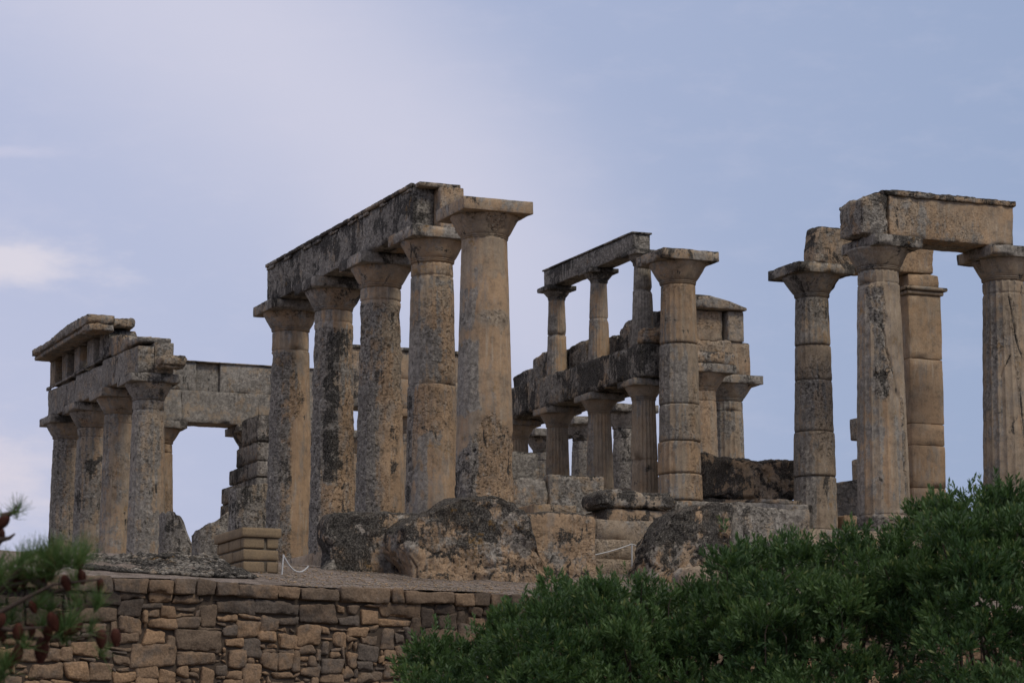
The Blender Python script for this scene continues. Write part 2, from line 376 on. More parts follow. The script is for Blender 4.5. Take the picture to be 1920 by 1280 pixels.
# ------------------------------------------------------------------ columns
HX, HY = .92, -.39                     # horizontal direction that runs left to right across the front
def shaft_mesh(x, y, za, zb, zbot, ztop, r0, r1, joints=(), flute=.018, nth=120, dz=.045, rough=None, ero=.035, cut=None, seed=0, wear=(.3,.35,.1,.4), jit=.006, off=(0,0), cracks=(), patches=()):
    zs = list(np.arange(za, zb, dz))+[zb]
    for j in joints:
        zs += [j-.02, j-.006, j+.006, j+.02]
    zs = np.array(sorted(z for z in set(np.round(zs, 4)) if za <= z <= zb))
    th = np.arange(nth)/nth*2*np.pi
    Z, T = np.meshgrid(zs, th, indexing='ij'); z = Z.ravel(); t = T.ravel()
    f = np.clip((z-zbot)/(ztop-zbot), 0, 1)
    r = r0+(r1-r0)*(f+.10*np.sin(np.pi*f)*(-1)*.6)
    h = np.cos(t)*HX+np.sin(t)*HY
    u = np.stack([np.cos(t), np.sin(t)], 1)
    P = np.stack([x+u[:,0]*r, y+u[:,1]*r, z], 1)
    ln = fbm(P*1.25+seed*3.7, seed+1, 3)
    rg = np.clip((rough(h, z, ln) if rough else .3+ln*.4), 0, 1)
    fl = flute*(1-.75*rg)*np.abs(np.sin(t*10))**.8
    e1 = fbm(P*np.array([3.2, 3.2, 2.4])+seed*5, seed+2, 4); e2 = fbm(P*np.array([11, 11, 8.]), seed+3, 3)
    r = r-(flute-fl)*0-fl-rg*ero*(.35+.55*e1+.35*e2)-(1-rg)*.004*(1+e2)
    k = np.zeros_like(z); ck = np.zeros_like(z)
    for poly in cracks:
        cz_, ch_ = zip(*sorted((b_, a_) for a_, b_ in poly))
        hh_ = np.interp(z, cz_, ch_)+.05*fbm(np.stack([z*4, z*0+seed, z*0], 1), 77, 3)
        m_ = np.exp(-((h-hh_)/.045)**2)*(z > cz_[0])*(z < cz_[-1])*((np.cos(t)*HY*-1*0+(-np.cos(t)*.39-np.sin(t)*.92)) > -.1); ck = np.maximum(ck, m_)
    r = r-ck*.035
    for i, j in enumerate(sorted(joints)):
        d = np.abs(z-j); r = r-.02*np.exp(-(d/.009)**2)
        k = np.where(z > j, i+1, k)
        chipn = np.clip(fbm(P*4+seed+i, seed+40+i, 2)-.25, 0, 1); r = r-chipn*.10*np.exp(-(d/.05)**2)
    jr = np.array([_h(int(i), seed, 3, 5) for i in range(12)])
    r = r+jr[k.astype(int)]*jit
    if cut is not None:                # broken top: height limit by angle
        zc_ = cut(h, t); z = np.minimum(z, zc_+.04*fbm(np.stack([np.cos(t)*4, np.sin(t)*4, z*0], 1)+seed, seed, 3))
    V = np.stack([x+off[0]+u[:,0]*r, y+off[1]+u[:,1]*r, z], 1)
    nz = len(zs); i = np.arange(nz-1)[:,None]*nth; j = np.arange(nth)[None,:]
    F = np.stack([i+j, i+(j+1)%nth, i+nth+(j+1)%nth, i+nth+j], -1).reshape(-1, 4)
    Wr = np.tile(np.array(wear, float), (len(V), 1)); Wr[:,0] = np.clip(rg, 0, 1)
    Wr[:,1] += .30*rg-.28*h*1.0; Wr[:,2] += .22*rg*ss(e1, -.2, .6)+ck*.6
    sk = fbm(np.stack([np.cos(t)*7, np.sin(t)*7, z*.35], 1)+seed*3, seed+50, 3); sk2 = fbm(np.stack([np.cos(t)*3, np.sin(t)*3, z*.5], 1)+seed, seed+51, 3)
    Wr[:,1] += .32*sk+.15*sk2; Wr[:,3] += .4*sk2; Wr[:,2] += .16*sk
    for (h0, h1, z0, z1, dR, dG, dB, dA) in patches:
        e_ = .10*fbm(np.stack([h*3, z*3, z*0+seed], 1), seed+60, 3)
        m_ = ss(h+e_, h0-.04, h0+.04)*ss(h1-h+e_, -.04, .04)*ss(z+e_, z0-.04, z0+.04)*ss(z1-z+e_, -.04, .04)
        Wr += m_[:,None]*np.array([dR, dG, dB, dA])
    # top and bottom caps
    c0 = len(V); V = np.concatenate([V, [[x+off[0], y+off[1], za]], [[x+off[0], y+off[1], V[-nth:,2].mean()]]]); Wr = np.concatenate([Wr, Wr[:1], Wr[-1:]])
    jj = np.arange(nth); 
    Fb = np.stack([np.full(nth, c0), (jj+1)%nth, jj, jj], 1)
    tb = (nz-1)*nth; Ft = np.stack([np.full(nth, c0+1), tb+jj, tb+(jj+1)%nth, tb+(jj+1)%nth], 1)
    tri = [tuple(q[:3]) for q in np.concatenate([Fb, Ft]).tolist()]
    return V, F.tolist()+tri, Wr
def lathe(x, y, prof, n=72, amp=.006, seed=0, wear=(.2,.3,.15,.4), flutes=0):
    prof = np.array(prof, float); th = np.arange(n)/n*2*np.pi
    R_ = np.repeat(prof[:,0], n); Z = np.repeat(prof[:,1], n); T = np.tile(th, len(prof))
    P = np.stack([x+R_*np.cos(T), y+R_*np.sin(T), Z], 1)
    e = fbm(P*5+seed, seed, 4); e2 = np.clip(fbm(P*2.2+seed*2, seed+4, 3)-.35, 0, 1)
    R2 = R_+e*amp-e2*.08
    V = np.stack([x+R2*np.cos(T), y+R2*np.sin(T), Z], 1)
    i = np.arange(len(prof)-1)[:,None]*n; j = np.arange(n)[None,:]
    F = np.stack([i+j, i+(j+1)%n, i+n+(j+1)%n, i+n+j], -1).reshape(-1, 4)
    Wr = np.tile(np.array(wear, float), (len(V), 1)); h = np.cos(T)*HX+np.sin(T)*HY
    Wr[:,1] -= .2*h; Wr[:,0] += e2*1.5
    return V, F, Wr
def column(label, x, y, zb=0., zt=5.27, r0=.475, r1=.365, aw=.60, ah=.20, eh=.36, neck=.25, joints=(), drums=None,
           wear=(.3,.3,.05,.4), capwear=None, rough=None, ero=.035, seed=1, group=None, flute=.018, broken=None, ab=None, abchip=.03, nth=120, cat='column', abtop=None, cracks=(), patches=()):
    c = thing('column', label, cat, (x, y, zb), group)
    zn = zt-ah-eh                       # neck height
    if drums:
        lv = [zb]+list(drums)+[zn]
        for i in range(len(lv)-1):
            o_ = (.018*_h(i, seed, 1, 1), .018*_h(i, seed, 2, 1))
            V, F, W_ = shaft_mesh(x, y, lv[i]+.006, lv[i+1]-.006, zb, zn, r0, r1, (), flute, nth, .04, rough, ero, None, seed+i*0,
                                  tuple(np.array(wear)+np.array([0, .22*_h(i, seed, 7, 2), .14*_h(i, seed, 8, 2), .3*_h(i, seed, 9, 2)])), .0, o_, (), patches)
            n_ = V[:,2]; rr = V[:,:2]-np.array([x, y])-np.array(o_)      # round the drum's arrises
            dd = np.minimum(n_-lv[i], lv[i+1]-n_); sc = 1-.045*np.clip(1-dd/.035, 0, 1)**2
            V[:,:2] = np.array([x, y])+np.array(o_)+rr*sc[:,None]*(1+.012*_h(i, seed, 4, 4))
            mk('drum', V, F, STONE, c, W_)
    else:
        V, F, W_ = shaft_mesh(x, y, zb, zn, zb, zn, r0, r1, tuple(joints)+((zn-neck,) if neck else ()), flute, nth, .045, rough, ero, None, seed, wear, cracks=cracks, patches=patches)
        mk('shaft', V, F, STONE, c, W_)
    cw = capwear or (.15, wear[1]+.1, wear[2]+.12, wear[3])
    er = aw*.93; pr = [(r1*.9, zn-.03), (r1-.004, zn-.004), (r1+.012, zn+.004), (r1+.012, zn+.012), (r1-.012, zn+.017), (r1-.010, zn+.026), (r1+.016, zn+.031), (r1+.018, zn+.040), (r1-.004, zn+.046), (r1+.010, zn+.056)]
    for k in range(1, 11):
        q = k/10; zz = zn+.05+(eh-.05)*q
        pr.append((r1+.010+(er-r1-.010)*(q**.88 if q < .8 else .8**.88+(1-.8**.88)*math.sin((q-.8)/.2*math.pi/2)), zz))
    pr += [(er-.02, zt-ah+.012), (.02, zt-ah+.013)]
    V, F, W_ = lathe(x, y, pr, seed=seed+3, wear=cw); cap = mk('capital', V, F, STONE, c, W_)
    a0, a1, b0, b1 = ab or (aw, aw, aw, aw)
    tw = (.15, cw[1]+.25, cw[2]+.1, cw[3])
    block('abacus', cap, x-a0, x+a1, y-b0, y+b1, zt-ah, zt, res=.05, r=.012, amp=.006, chip=abchip, freq=3, wear=tw, topdark=.3, top=abtop)
    return c
def stub(label, x, y, zb, r0, cut, seed, wear):
    c = thing('column_stump', label, 'column stump', (x, y, zb), 'broken column stumps of the long left row')
    V, F, W_ = shaft_mesh(x, y, zb, 3.2, zb, 5., r0, .36, (), .016, 110, .05, lambda h, z, n: .75+n*.4, .05, cut, seed, wear)
    mk('shaft', V, F, STONE, c, W_); return c

FL = [0,2.38,4.94,7.5,10.06,12.62,15.18,17.74,20.3,22.86,25.42,27.8]
# long left row, near part
column('Smooth tan column with a wide bare slab on top, right end of left row', 0, 0, r0=.505, r1=.388, aw=.625, ah=.21, eh=.38, neck=0,
       wear=(.1,.10,-.12,.5), capwear=(.1,.22,.05,.45), seed=11, ero=.06, patches=((-1.1,-.15,1.75,2.95,.3,.75,.1,-.4),(-1.1,-.3,3.1,3.85,.1,.55,.1,0),(-.1,1.1,3.45,3.95,0,-.2,0,.6),(-1.1,1.1,3.22,3.40,.4,.2,-.2,-.6),(-.2,1.1,2.4,3.1,0,-.2,0,.5),(-1.1,-.25,.0,1.15,.2,.3,.62,0),(-.2,1.1,0,1.6,.3,-.2,.05,.6)), cracks=([(.02,1.15),(-.1,1.5),(-.75,1.0)],), flute=.009, abchip=.01,
       rough=lambda h, z, n: ss(1.80-.62*np.abs(h-.30)**1.4-z+n*.22, -.03, .05)*.95)
column('Column beside the smooth bare-topped one, rust-streaked lower half below a joint', 0, FL[1], r0=.47, r1=.375, aw=.60, joints=(2.54,), wear=(.2,.20,.0,.6), patches=((-1.1,1.1,4.2,4.42,0,.45,0,-.3),(-1.1,.3,2.6,3.5,.1,.45,0,-.3),(-.7,.8,1.7,2.5,.3,-.25,.08,.8),(-1.1,-.75,.5,2.4,.2,.4,.4,0),(-.6,-.1,.2,1.6,0,.5,0,-.3)), seed=12, ero=.02, abchip=.05,
       rough=lambda h, z, n: np.where(z > 2.54, .42+.5*n+.3*h, .12+.25*n+.55*ss(-h, .6, .9)))
column('Pitted column two places left of the smooth bare-topped one, brown gouged right side', 0, FL[2], r0=.485, r1=.37, aw=.60, wear=(.5,.30,.10,.5), patches=((-1.1,-.15,.1,2.9,.3,.7,-.1,-.5),(.0,1.1,.2,2.6,-.2,-.35,-.1,.5),(.45,.8,1.2,2.1,.3,.2,.6,0),(-.2,.6,2.6,3.6,.2,0,.2,.6)), seed=13, ero=.06,
       rough=lambda h, z, n: np.where(z > 4.4, .1, .75+.5*n-.35*ss(h, .2, .7)*ss(1.8-z, -.5, .6)))
column('Heavily pitted dark speckled column fourth from the near end of the left row', 0, FL[3], r0=.46, r1=.37, aw=.60, wear=(.6,.40,.24,.5), patches=((-.35,.45,1.4,4.3,.1,.1,.30,0),(-1.1,-.5,.2,3.2,.3,.6,-.25,-.3),(.3,1.1,.2,3.0,0,-.3,-.15,.5),(-.4,.3,.2,1.3,0,-.4,-.3,.4)), seed=14, ero=.055,
       rough=lambda h, z, n: np.where(z > 4.35, .1, .85+.4*n))
column('Column right of the stepped wall with a smooth brown repair down its right side', 0, FL[4], r0=.475, r1=.37, aw=.60, neck=.40, wear=(.3,.28,.06,.6), patches=((.2,1.1,.4,2.9,-.2,-.4,-.2,.5),(.1,.9,2.9,3.8,.2,-.1,.3,.8),(-1.1,-.4,.2,4.0,.3,.4,.05,-.3)), seed=15, ero=.055,
       rough=lambda h, z, n: np.where(z > 4.26, .08, ss(.25+n*.35-h+.6*np.exp(-((z-3.35)/.45)**2), -.08, .08)*.9))
# long left row, far group
gl = 'columns of the far left group'
column('Grey column nearest in the far left group, under the beam\'s broken end', 0, FL[8], r0=.465, r1=.365, wear=(.3,.50,.08,.3), seed=16, rough=lambda h, z, n: .35+.5*n, group=gl)
column('Second column from the right in the far left group, brown right side', 0, FL[9]-.02, r0=.46, r1=.36, wear=(.3,.36,.05,.5), seed=17, rough=lambda h, z, n: .35+.5*n, group=gl)
column('Third column from the right of the far left group, dark patch at mid height', 0, FL[10], r0=.46, r1=.36, wear=(.3,.45,.14,.4), seed=18, rough=lambda h, z, n: .45+.5*n, group=gl)
column('Leftmost column in the photo, corner of the far left group', 0, FL[11], r0=.475, r1=.37, wear=(.3,.45,.12,.4), seed=19, rough=lambda h, z, n: .4+.5*n, group=gl)
# far end row
ge = 'columns of the far end row'
column('Far column under the pale lintel\'s left end, mostly behind the nearest grey column', 2.42, 27.8, wear=(.3,.2,.05,.8), seed=20, group=ge)
column('Far end column behind the stepped wall, under the right end of the lintel', 5.0, 27.8, wear=(.3,.4,.15,.4), seed=21, group=ge)
column('Far end column hidden behind the left row\'s pitted columns', 7.61, 27.8, wear=(.3,.4,.1,.4), seed=22, group=ge, nth=80)
# near front row
column('Column with a coarse pitted band, left of the two under the big right beam', 7.61, 0, r0=.485, r1=.375, aw=.60, wear=(.3,.30,.05,.25), patches=((-1.1,-.6,.3,4.4,0,.1,-.2,.3),(-.45,.2,2.35,3.0,.2,.1,.45,.3),(-.1,.3,.4,2.3,0,-.3,-.1,.6),(.15,.6,.4,2.3,0,.3,-.1,-.3)), seed=23, ab=(.40,.60,.60,.60), abchip=.08, ero=.07, flute=.022, nth=240, cracks=([(-.05,3.7),(.35,2.9),(.62,2.4)],),
       joints=(.33,), rough=lambda h, z, n: ss(n*.25+.36-np.abs(h+.15-.13*(3.4-z)), 0, .1)*ss(z, 2.3, 2.5)*(z < 4.4)+.85*ss(.10-np.abs(h-.82+.05*(z-1)), 0, .05)*(z < 2.4)+.95*(z < .30)+.12)
column('Fluted column with a long slanting crack at the right edge of the photo', 10.23, 0, r0=.49, r1=.375, aw=.60, wear=(.3,.25,.03,.3), seed=24, ero=.04, flute=.024, nth=240, cracks=([(.05,4.4),(.35,3.6),(.6,3.3),(.45,2.4),(.6,1.6)],[(.0,3.3),(-.4,2.9)]), abchip=.06,
       rough=lambda h, z, n: np.where(z > 4.4, .08, .22+.35*n+.6*ss(.12-np.abs(h-.25-.12*(3.9-z)), 0, .06)))
# porch columns
column('Drum column right of the centre, orange at the bottom, bare slab on top', 4.97, 2.7, .28, 5.31, r0=.425, r1=.325, aw=.57, ah=.19, eh=.38, drums=(.75,1.24,1.83,2.51,3.63), wear=(.3,.14,-.03,.55), patches=((-.8,.35,2.5,3.62,0,.4,.0,-.3),(-1.1,-.5,1.9,3.6,0,.3,.25,0),(-.3,.3,.3,3.2,0,.25,0,-.2),(.2,1.1,.3,1.9,.1,-.2,0,.4)), seed=25, ero=.02, nth=130,
       capwear=(.1,.32,.12,.4), rough=lambda h, z, n: .25+.4*n, abchip=.05)
column('Grey column of stacked drums with a worn slab, left of the big right beam', 7.77, 2.7, .28, 5.27, r0=.415, r1=.318, aw=.60, ah=.19, eh=.38, drums=(1.32,2.15,3.12,3.78), wear=(.3,.42,.04,.4), seed=26, ero=.025, nth=130,
       capwear=(.2,.6,.25,.2), rough=lambda h, z, n: .4+.5*n, abchip=.13)
# far long row
column('Fluted column under the tall triglyph block, right of the inner colonnade', 12.6, 15.4, zt=5.27, r0=.47, r1=.375, aw=.64, ah=.2, wear=(.35,.55,.08,.3), seed=27, flute=.03, rough=lambda h, z, n: .2+.5*ss(-h, .2, .9)+.3*n)
gf = 'columns of the hidden right long row'
column('Orange column sliver just right of the centre drum column, under a small dark slab', 11.3, 14.2, zt=5.28, r0=.44, r1=.36, aw=.62, ah=.2, wear=(.3,.2,.05,.6), seed=28)
column('Pale crusted far row column in the gap left of the third small fluted column', 12.5, 20.6, wear=(.8,.75,.15,.2), seed=29, rough=lambda h, z, n: .9, nth=90, group=gf)
column('Crusted far row column in the gap between the first and second small fluted columns', 12.5, 23.1, wear=(.6,.7,.15,.3), seed=30, nth=90, group=gf)
column('Far row column seen in the gap at the inner colonnade\'s left end', 12.5, 25.6, wear=(.6,.6,.15,.3), seed=31, nth=90, group=gf)
# rear porch
column('Column glimpsed between the rust-streaked column and its pitted left neighbour', 7.7, 23.5, wear=(.4,.3,.1,.5), seed=32, nth=90)

# inner colonnade: two storeys
for i, (yy, lab) in enumerate(((9.5, 'Lower small column mostly hidden behind the smooth bare-topped column'), (7.52, 'First fully visible lower small column of the inner colonnade, from the left'), (5.55, 'Lower small column with crisp grooves in the middle of the inner colonnade'), (3.62, 'Lower small fluted column just left of the drum column'))):
    column(lab, 4.7, yy, .28, 3.08, r0=.285, r1=.218, aw=.37, ah=.13, eh=.24, neck=0, joints=((1.6,) if i == 3 else ()), wear=(.1,.22,.0,.35), seed=40+i, flute=.024, ero=.01, rough=lambda h, z, n: .08+.12*n, nth=120, group='lower columns of the inner colonnade')
for i, (yy, lab, ww) in enumerate(((7.52, 'Upper small column at the left end, dark above and orange at its foot', (.1,.45,.22,.6)), (5.55, 'Middle upper small column, orange lower half', (.1,.4,.12,.7)), (3.62, 'Right upper small column, pale grey body with dark head', (.35,.9,.05,.1)))):
    column(lab, 4.7, yy, 3.72, 5.51, r0=.215, r1=.165, aw=.30, ah=.09, eh=.17, neck=0, joints=((4.55,) if i < 2 else (4.78,)), wear=ww, seed=50+i, flute=.012, ero=.01, rough=lambda h, z, n: .1+.15*n, nth=100, capwear=(.1,.7,.4,.2), group='upper columns of the inner colonnade')

# stumps
stub('Broken stump with a slanted jagged top beside the far left group', 0, 17.7, 0, .47, lambda h, t: 1.80-.75*ss(h, -.1, .9), 61, (.7,.72,.12,.2))
stub('Low broken stump in the middle of the gap, rising toward the stepped wall', 0, 15.2, 0, .46, lambda h, t: 1.33+.24*h, 62, (.7,.6,.15,.3))
stub('Tall dark pitted stump in front of the stepped wall', 0, 12.62, 0, .47, lambda h, t: 1.86+.05*h, 63, (.8,.6,.35,.2))

# ------------------------------------------------------------------ beams
ZA = 5.272
DG = (.35,.72,.22,.2)
b = thing('architrave_beam', 'Long grey stone beam over four pitted columns of the left row', 'stone beam', (0, 6, ZA))
ys = [2.18, 4.94, 7.5, 10.3]
for i in range(3):
    tp = [(ys[i], 6.02-.03*i), (ys[i]+.7, 6.05), (ys[i+1], 6.02)]
    block('outer_block', b, -.43, -.045, ys[i]+.004, ys[i+1]-.004, ZA, 6.02, res=.06, r=.012, amp=.012, chip=.05, wear=(.6,.85,.44,.2), topdark=.2)
    block('inner_block', b, -.035, .40, ys[i]-(.28 if i == 0 else -.004), ys[i+1]-.004, ZA+.004, 6.0, res=.07, r=.012, amp=.01, chip=.05, wear=(.3,.25,.05,.95) if i == 0 else (.4,.6,.2,.3), topdark=.3)
    block('taenia', b, -.475, -.40, ys[i]+.01, ys[i+1]-.006, 6.022, 6.09, res=.045, r=.008, amp=.003, chip=.012, freq=5, wear=(.4,.6,.45,.2), topdark=.3)
    block('top_course', b, -.40, .38, ys[i]-(.2 if i == 0 else 0), ys[i+1]-.01, 6.003, 6.078, res=.05, r=.012, amp=.004, chip=.02, freq=4, wear=(.4,.5,.2,.4))
    for q in (0.10, .52, .93):
        yy = ys[i]+(ys[i+1]-ys[i])*q; yy = min(max(yy, ys[i]+.3), ys[i+1]-.3)
        block('regula', b, -.465, -.425, yy-.24, yy+.24, 5.955, 6.018, res=.05, r=.006, amp=.004, chip=.05, freq=4, wear=(.5,.7,.2,.2))
b = thing('architrave_beam', 'Sloping ruined beam over the far left group of columns', 'stone beam', (0, 24, ZA))
ys = [19.72, 22.86, 25.42, 28.22]
for i in range(3):
    zt_ = 5.95 if i == 0 else 6.0
    block('outer_block', b, -.43, -.04, ys[i]+.004, ys[i+1]-.004, ZA, 6.0, res=.08, r=.015, amp=.012, chip=.05, wear=(.45,.68,.10,.25), topdark=.25, top=[(ys[i], 5.90), (ys[i+1], 6.0)], tax=1)
    block('inner_block', b, -.03, .42, ys[i]+.004, ys[i+1]-.004, ZA+.003, 6.0, res=.08, r=.015, amp=.01, chip=.05, wear=(.4,.5,.12,.5), topdark=.35)
    if i: block('taenia', b, -.48, -.42, ys[i]+.01, ys[i+1]-.006, 6.003, 6.08, res=.07, r=.012, amp=.012, chip=.05, wear=(.5,.7,.25,.2))
block('broken_end_block', b, -.05, .62, 19.2, 19.68, 5.35, 5.62, res=.06, r=.08, amp=.05, chip=.12, freq=3, wear=(.6,.45,.2,.5))
block('backing_block', b, -.38, .40, 19.9, 22.3, 6.01, 6.30, res=.08, r=.03, amp=.03, chip=.08, wear=(.5,.55,.15,.5), top=[(19.9, 6.13), (20.7, 6.16), (20.75, 6.28), (21.4, 6.30), (21.45, 6.42), (22.3, 6.5)], tax=1, topdark=.1)
f = thing('triglyph_frieze', 'Frieze of upright grooved slabs with dark gaps on the far left beam', 'frieze', (0, 25, 6.09))
block('backing_wall', f, .02, .40, 22.9, 28.15, 6.085, 6.78, res=.1, wear=(.4,.3,.5,.5))
for yy, w_ in ((27.85,.26),(26.62,.26),(25.38,.26),(24.1,.30)):
    for k in (-1, 0, 1):
        block('triglyph_bar', f, -.43, .015, yy+k*w_*.68-w_*.29, yy+k*w_*.68+w_*.29, 6.09, 6.72, res=.07, r=.03, amp=.006, chip=.02, wear=(.3,.6,.05,.3))
    block('triglyph_cap', f, -.445, .018, yy-w_, yy+w_, 6.722, 6.80, res=.07, r=.01, amp=.006, chip=.03, wear=(.3,.6,.1,.3))
block('rubble_block', f, -.36, .38, 22.35, 23.55, 6.09, 6.78, res=.08, r=.05, amp=.05, chip=.12, wear=(.6,.6,.3,.3), top=[(22.35, 6.50), (22.7, 6.6), (22.75, 6.72), (23.5, 6.78)], tax=1)
cn = thing('cornice', 'Overhanging cornice slabs stepping up on the frieze of the far left corner', 'cornice', (0, 25, 6.8))
cy = [22.28, 23.5, 24.7, 25.9, 26.9, 27.85]; ct = [(7.02, 7.06), (7.07, 7.04), (7.04, 6.97), (6.96, 6.95), (6.97, 6.98)]; xe = [-.30, -.05, .2, .3, .3]
for i in range(5):
    block('cornice_slab', cn, -.98, xe[i], cy[i]+.004, cy[i+1]-.004, 6.81, 7.0, res=.05, r=.012, amp=.016, chip=.06, freq=3.5, wear=(.55,.55,.16,.35), topdark=.25, top=[(cy[i], ct[i][0]), (cy[i+1], ct[i][1])], tax=1)
    block('drip_moulding', cn, -.92, -.45, cy[i]+.01, cy[i+1]-.01, 6.70, 6.806, res=.06, r=.02, amp=.01, chip=.04, wear=(.4,.5,.1,.3), topdark=0)
block('broken_crest', cn, -.97, -.32, 22.22, 22.9, 6.62, 6.80, res=.04, r=.05, amp=.04, chip=.10, freq=4, wear=(.7,.45,.05,.4), topdark=.0)
block('broken_crest', cn, -.29, .25, 22.5, 23.6, 6.79, 7.02, res=.05, r=.05, amp=.04, chip=.10, freq=4, wear=(.7,.45,.15,.4), topdark=.2)
# far end lintel wall
l = thing('lintel_wall', 'Pale two-course lintel spanning the sky opening between far left group and stepped wall', 'lintel', (4, 27.8, ZA))
xs = [.46, 2.9, 5.0, 7.61]
for i in range(3):
    block('architrave_block', l, xs[i]+.002, xs[i+1]-.002, 27.36, 28.2, ZA, 6.10, res=.06, r=.008, amp=.012, chip=.02, wear=(.15,.52,-.05,.2), topdark=0)
xs2 = [.46, 3.3, 3.95, 6.2, 7.61]
for i in range(4):
    block('frieze_block', l, xs2[i]+.003, xs2[i+1]-.003, 27.42+(.10 if i == 1 else 0), 28.15, 6.103, 6.86, res=.06, r=.008, amp=.014, chip=.03, wear=(.15,.6,.05,.2), topdark=.12)
block('crown_moulding', l, .46, 7.61, 27.36, 28.18, 6.862, 6.89, res=.07, r=.008, amp=.005, chip=.02, wear=(.3,.5,.2,.2))
l = thing('lintel_wall', 'Dark-topped wall beam seen in slivers between the pitted left row columns', 'lintel', (8, 23.5, ZA))
block('architrave_block', l, 5.75, 7.7, 23.1, 23.9, ZA, 6.05, wear=(.4,.5,.2,.4), res=.1); block('architrave_block', l, 7.71, 10.2, 23.1, 23.9, ZA, 6.05, wear=(.4,.5,.2,.4), res=.1)
block('frieze_block', l, 5.8, 7.9, 23.15, 23.85, 6.055, 6.76, wear=(.3,.5,.1,.4), res=.1); block('frieze_block', l, 7.91, 10.1, 23.15, 23.85, 6.055, 6.76, wear=(.3,.5,.1,.4), res=.1)
block('crown_moulding', l, 5.78, 10.15, 23.08, 23.9, 6.762, 6.85, wear=(.3,.7,.4,.2), res=.1)
pr_ = thing('pier', 'Hidden block pier under the rear wall beam', 'pier', (10, 23.5, 0))
for k in range(6): block('pier_block', pr_, 9.4, 10.2, 23.15, 23.85, k*.875+.004, (k+1)*.875-.004, wear=(.4,.5,.2,.4), res=.12)
# big right beam
b = thing('architrave_beam', 'Big lichen-stained beam on top of the two rightmost columns', 'stone beam', (9, 0, ZA))
block('outer_block', b, 7.62, 10.22, -.42, -.03, ZA, 6.02, res=.045, r=.02, amp=.014, chip=.06, wear=(.25,.28,.02,.45), topdark=.22)
block('end_block', b, 7.02, 7.61, -.44, .36, ZA, 6.0, res=.045, r=.06, amp=.05, chip=.12, freq=3, wear=(.75,.6,.32,.3), topdark=.2, top=[(7.02, 5.93), (7.2, 5.97), (7.61, 6.04)])
block('inner_block', b, 7.62, 10.22, -.02, .40, ZA+.003, 6.0, res=.07, r=.02, amp=.014, chip=.05, wear=(.3,.5,.1,.4))
block('taenia', b, 7.50, 10.26, -.475, .30, 6.015, 6.12, res=.04, r=.02, amp=.022, chip=.09, freq=3.5, wear=(.5,.55,.42,.5), topdark=.3)
# porch architrave behind it
b = thing('architrave_beam', 'Broken beam from the grey-slabbed drum column to the smooth square pier', 'stone beam', (9, 2.6, ZA))
block('architrave_block', b, 7.60, 8.70, 2.28, 2.72, ZA-.02, 5.98, res=.05, r=.03, amp=.025, chip=.09, wear=(.45,.45,.22,.5), topdark=.3, left=[(5.2, 7.60), (5.6, 7.62), (6.0, 7.70)])
block('architrave_block', b, 8.71, 10.22, 2.30, 3.05, ZA-.02, 5.98, res=.05, r=.03, amp=.03, chip=.1, wear=(.35,.2,.05,.95), topdark=.3)
p = thing('pier', 'Smooth square tan pier with a moulded cap behind the cracked right column', 'pier', (9.98, 2.7, 0))
zz = [.28, 1.18, 1.98, 2.39, 3.62, 4.84]
for i in range(5):
    block('pier_block', p, 9.62, 10.34, 2.30, 3.02, zz[i]+.003, zz[i+1]-.003, res=.07, r=.014, amp=.006, chip=.03, wear=(.08,-.05,-.25,.75), topdark=0)
block('cap_moulding', p, 9.58, 10.39, 2.26, 3.06, 4.843, 4.92, res=.06, r=.03, amp=.003, chip=.01, wear=(.1,.3,.0,.5), topdark=.1)
block('cap_slab', p, 9.53, 10.46, 2.21, 3.11, 4.925, 4.995, res=.06, r=.02, amp=.004, chip=.02, wear=(.2,.5,.1,.4), topdark=.4)
block('cap_slab', p, 9.64, 10.32, 2.32, 3.0, 4.998, 5.245, res=.06, r=.03, amp=.02, chip=.05, wear=(.3,.2,.0,.9), topdark=.1)
p = thing('pier', 'Ruined block pier peeping out left of the cracked right column', 'pier', (11, 6, 0))
for z0_, z1_, x0_ in ((0,.8,10.95),(.81,1.55,10.93),(1.56,2.25,10.86),(2.26,2.62,11.0),(2.64,3.08,10.84)):
    block('pier_block', p, x0_, 11.9, 6, 6.7, z0_, z1_, wear=(.4,.55,.3,.3), chip=.06)
# inner colonnade beams
b = thing('architrave_beam', 'Dark streaked beam with jagged blocks between the two storeys of small columns', 'stone beam', (4.9, 6.5, 3.1))
ys = [3.14, 4.55, 6.6, 8.4, 10.6]
for i in range(4):
    warm_ = i in (1, 2)
    block('beam_block', b, 4.42, 5.42, ys[i]+.005, ys[i+1]-.005, 3.09, 3.71, res=.06, r=.035, amp=.02, chip=.08, freq=2.6, wear=(.6,.75 if not warm_ else .6,.62 if i != 2 else .34,.3), topdark=.15)
yb = [3.5, 4.35, 5.3, 6.7, 7.6, 8.5, 9.4, 10.4]; tb_ = [(4.40,4.44),(4.46,4.30),(4.28,4.14),(4.36,4.32),(4.33,4.2),(4.40,4.36),(4.18,4.12)]
for i in range(7):
    block('upper_block', b, 4.98, 5.42, yb[i]+.005, yb[i+1]-.005, 3.72, 4.4, res=.06, r=.05, amp=.035, chip=.12, freq=2.4, wear=(.7,.75,.30 if i % 2 else .45,.4), topdark=.2, top=[(yb[i], tb_[i][0]), ((yb[i]+yb[i+1])/2, sum(tb_[i])/2+.05), (yb[i+1], tb_[i][1])], tax=1)
block('upper_block', b, 4.45, 5.40, 3.15, 3.40, 3.72, 4.02, res=.05, r=.08, amp=.05, chip=.1, wear=(.7,.3,.1,.9))
b = thing('architrave_beam', 'Slim dark beam across the tops of the three upper small columns', 'stone beam', (4.75, 5.7, 5.51))
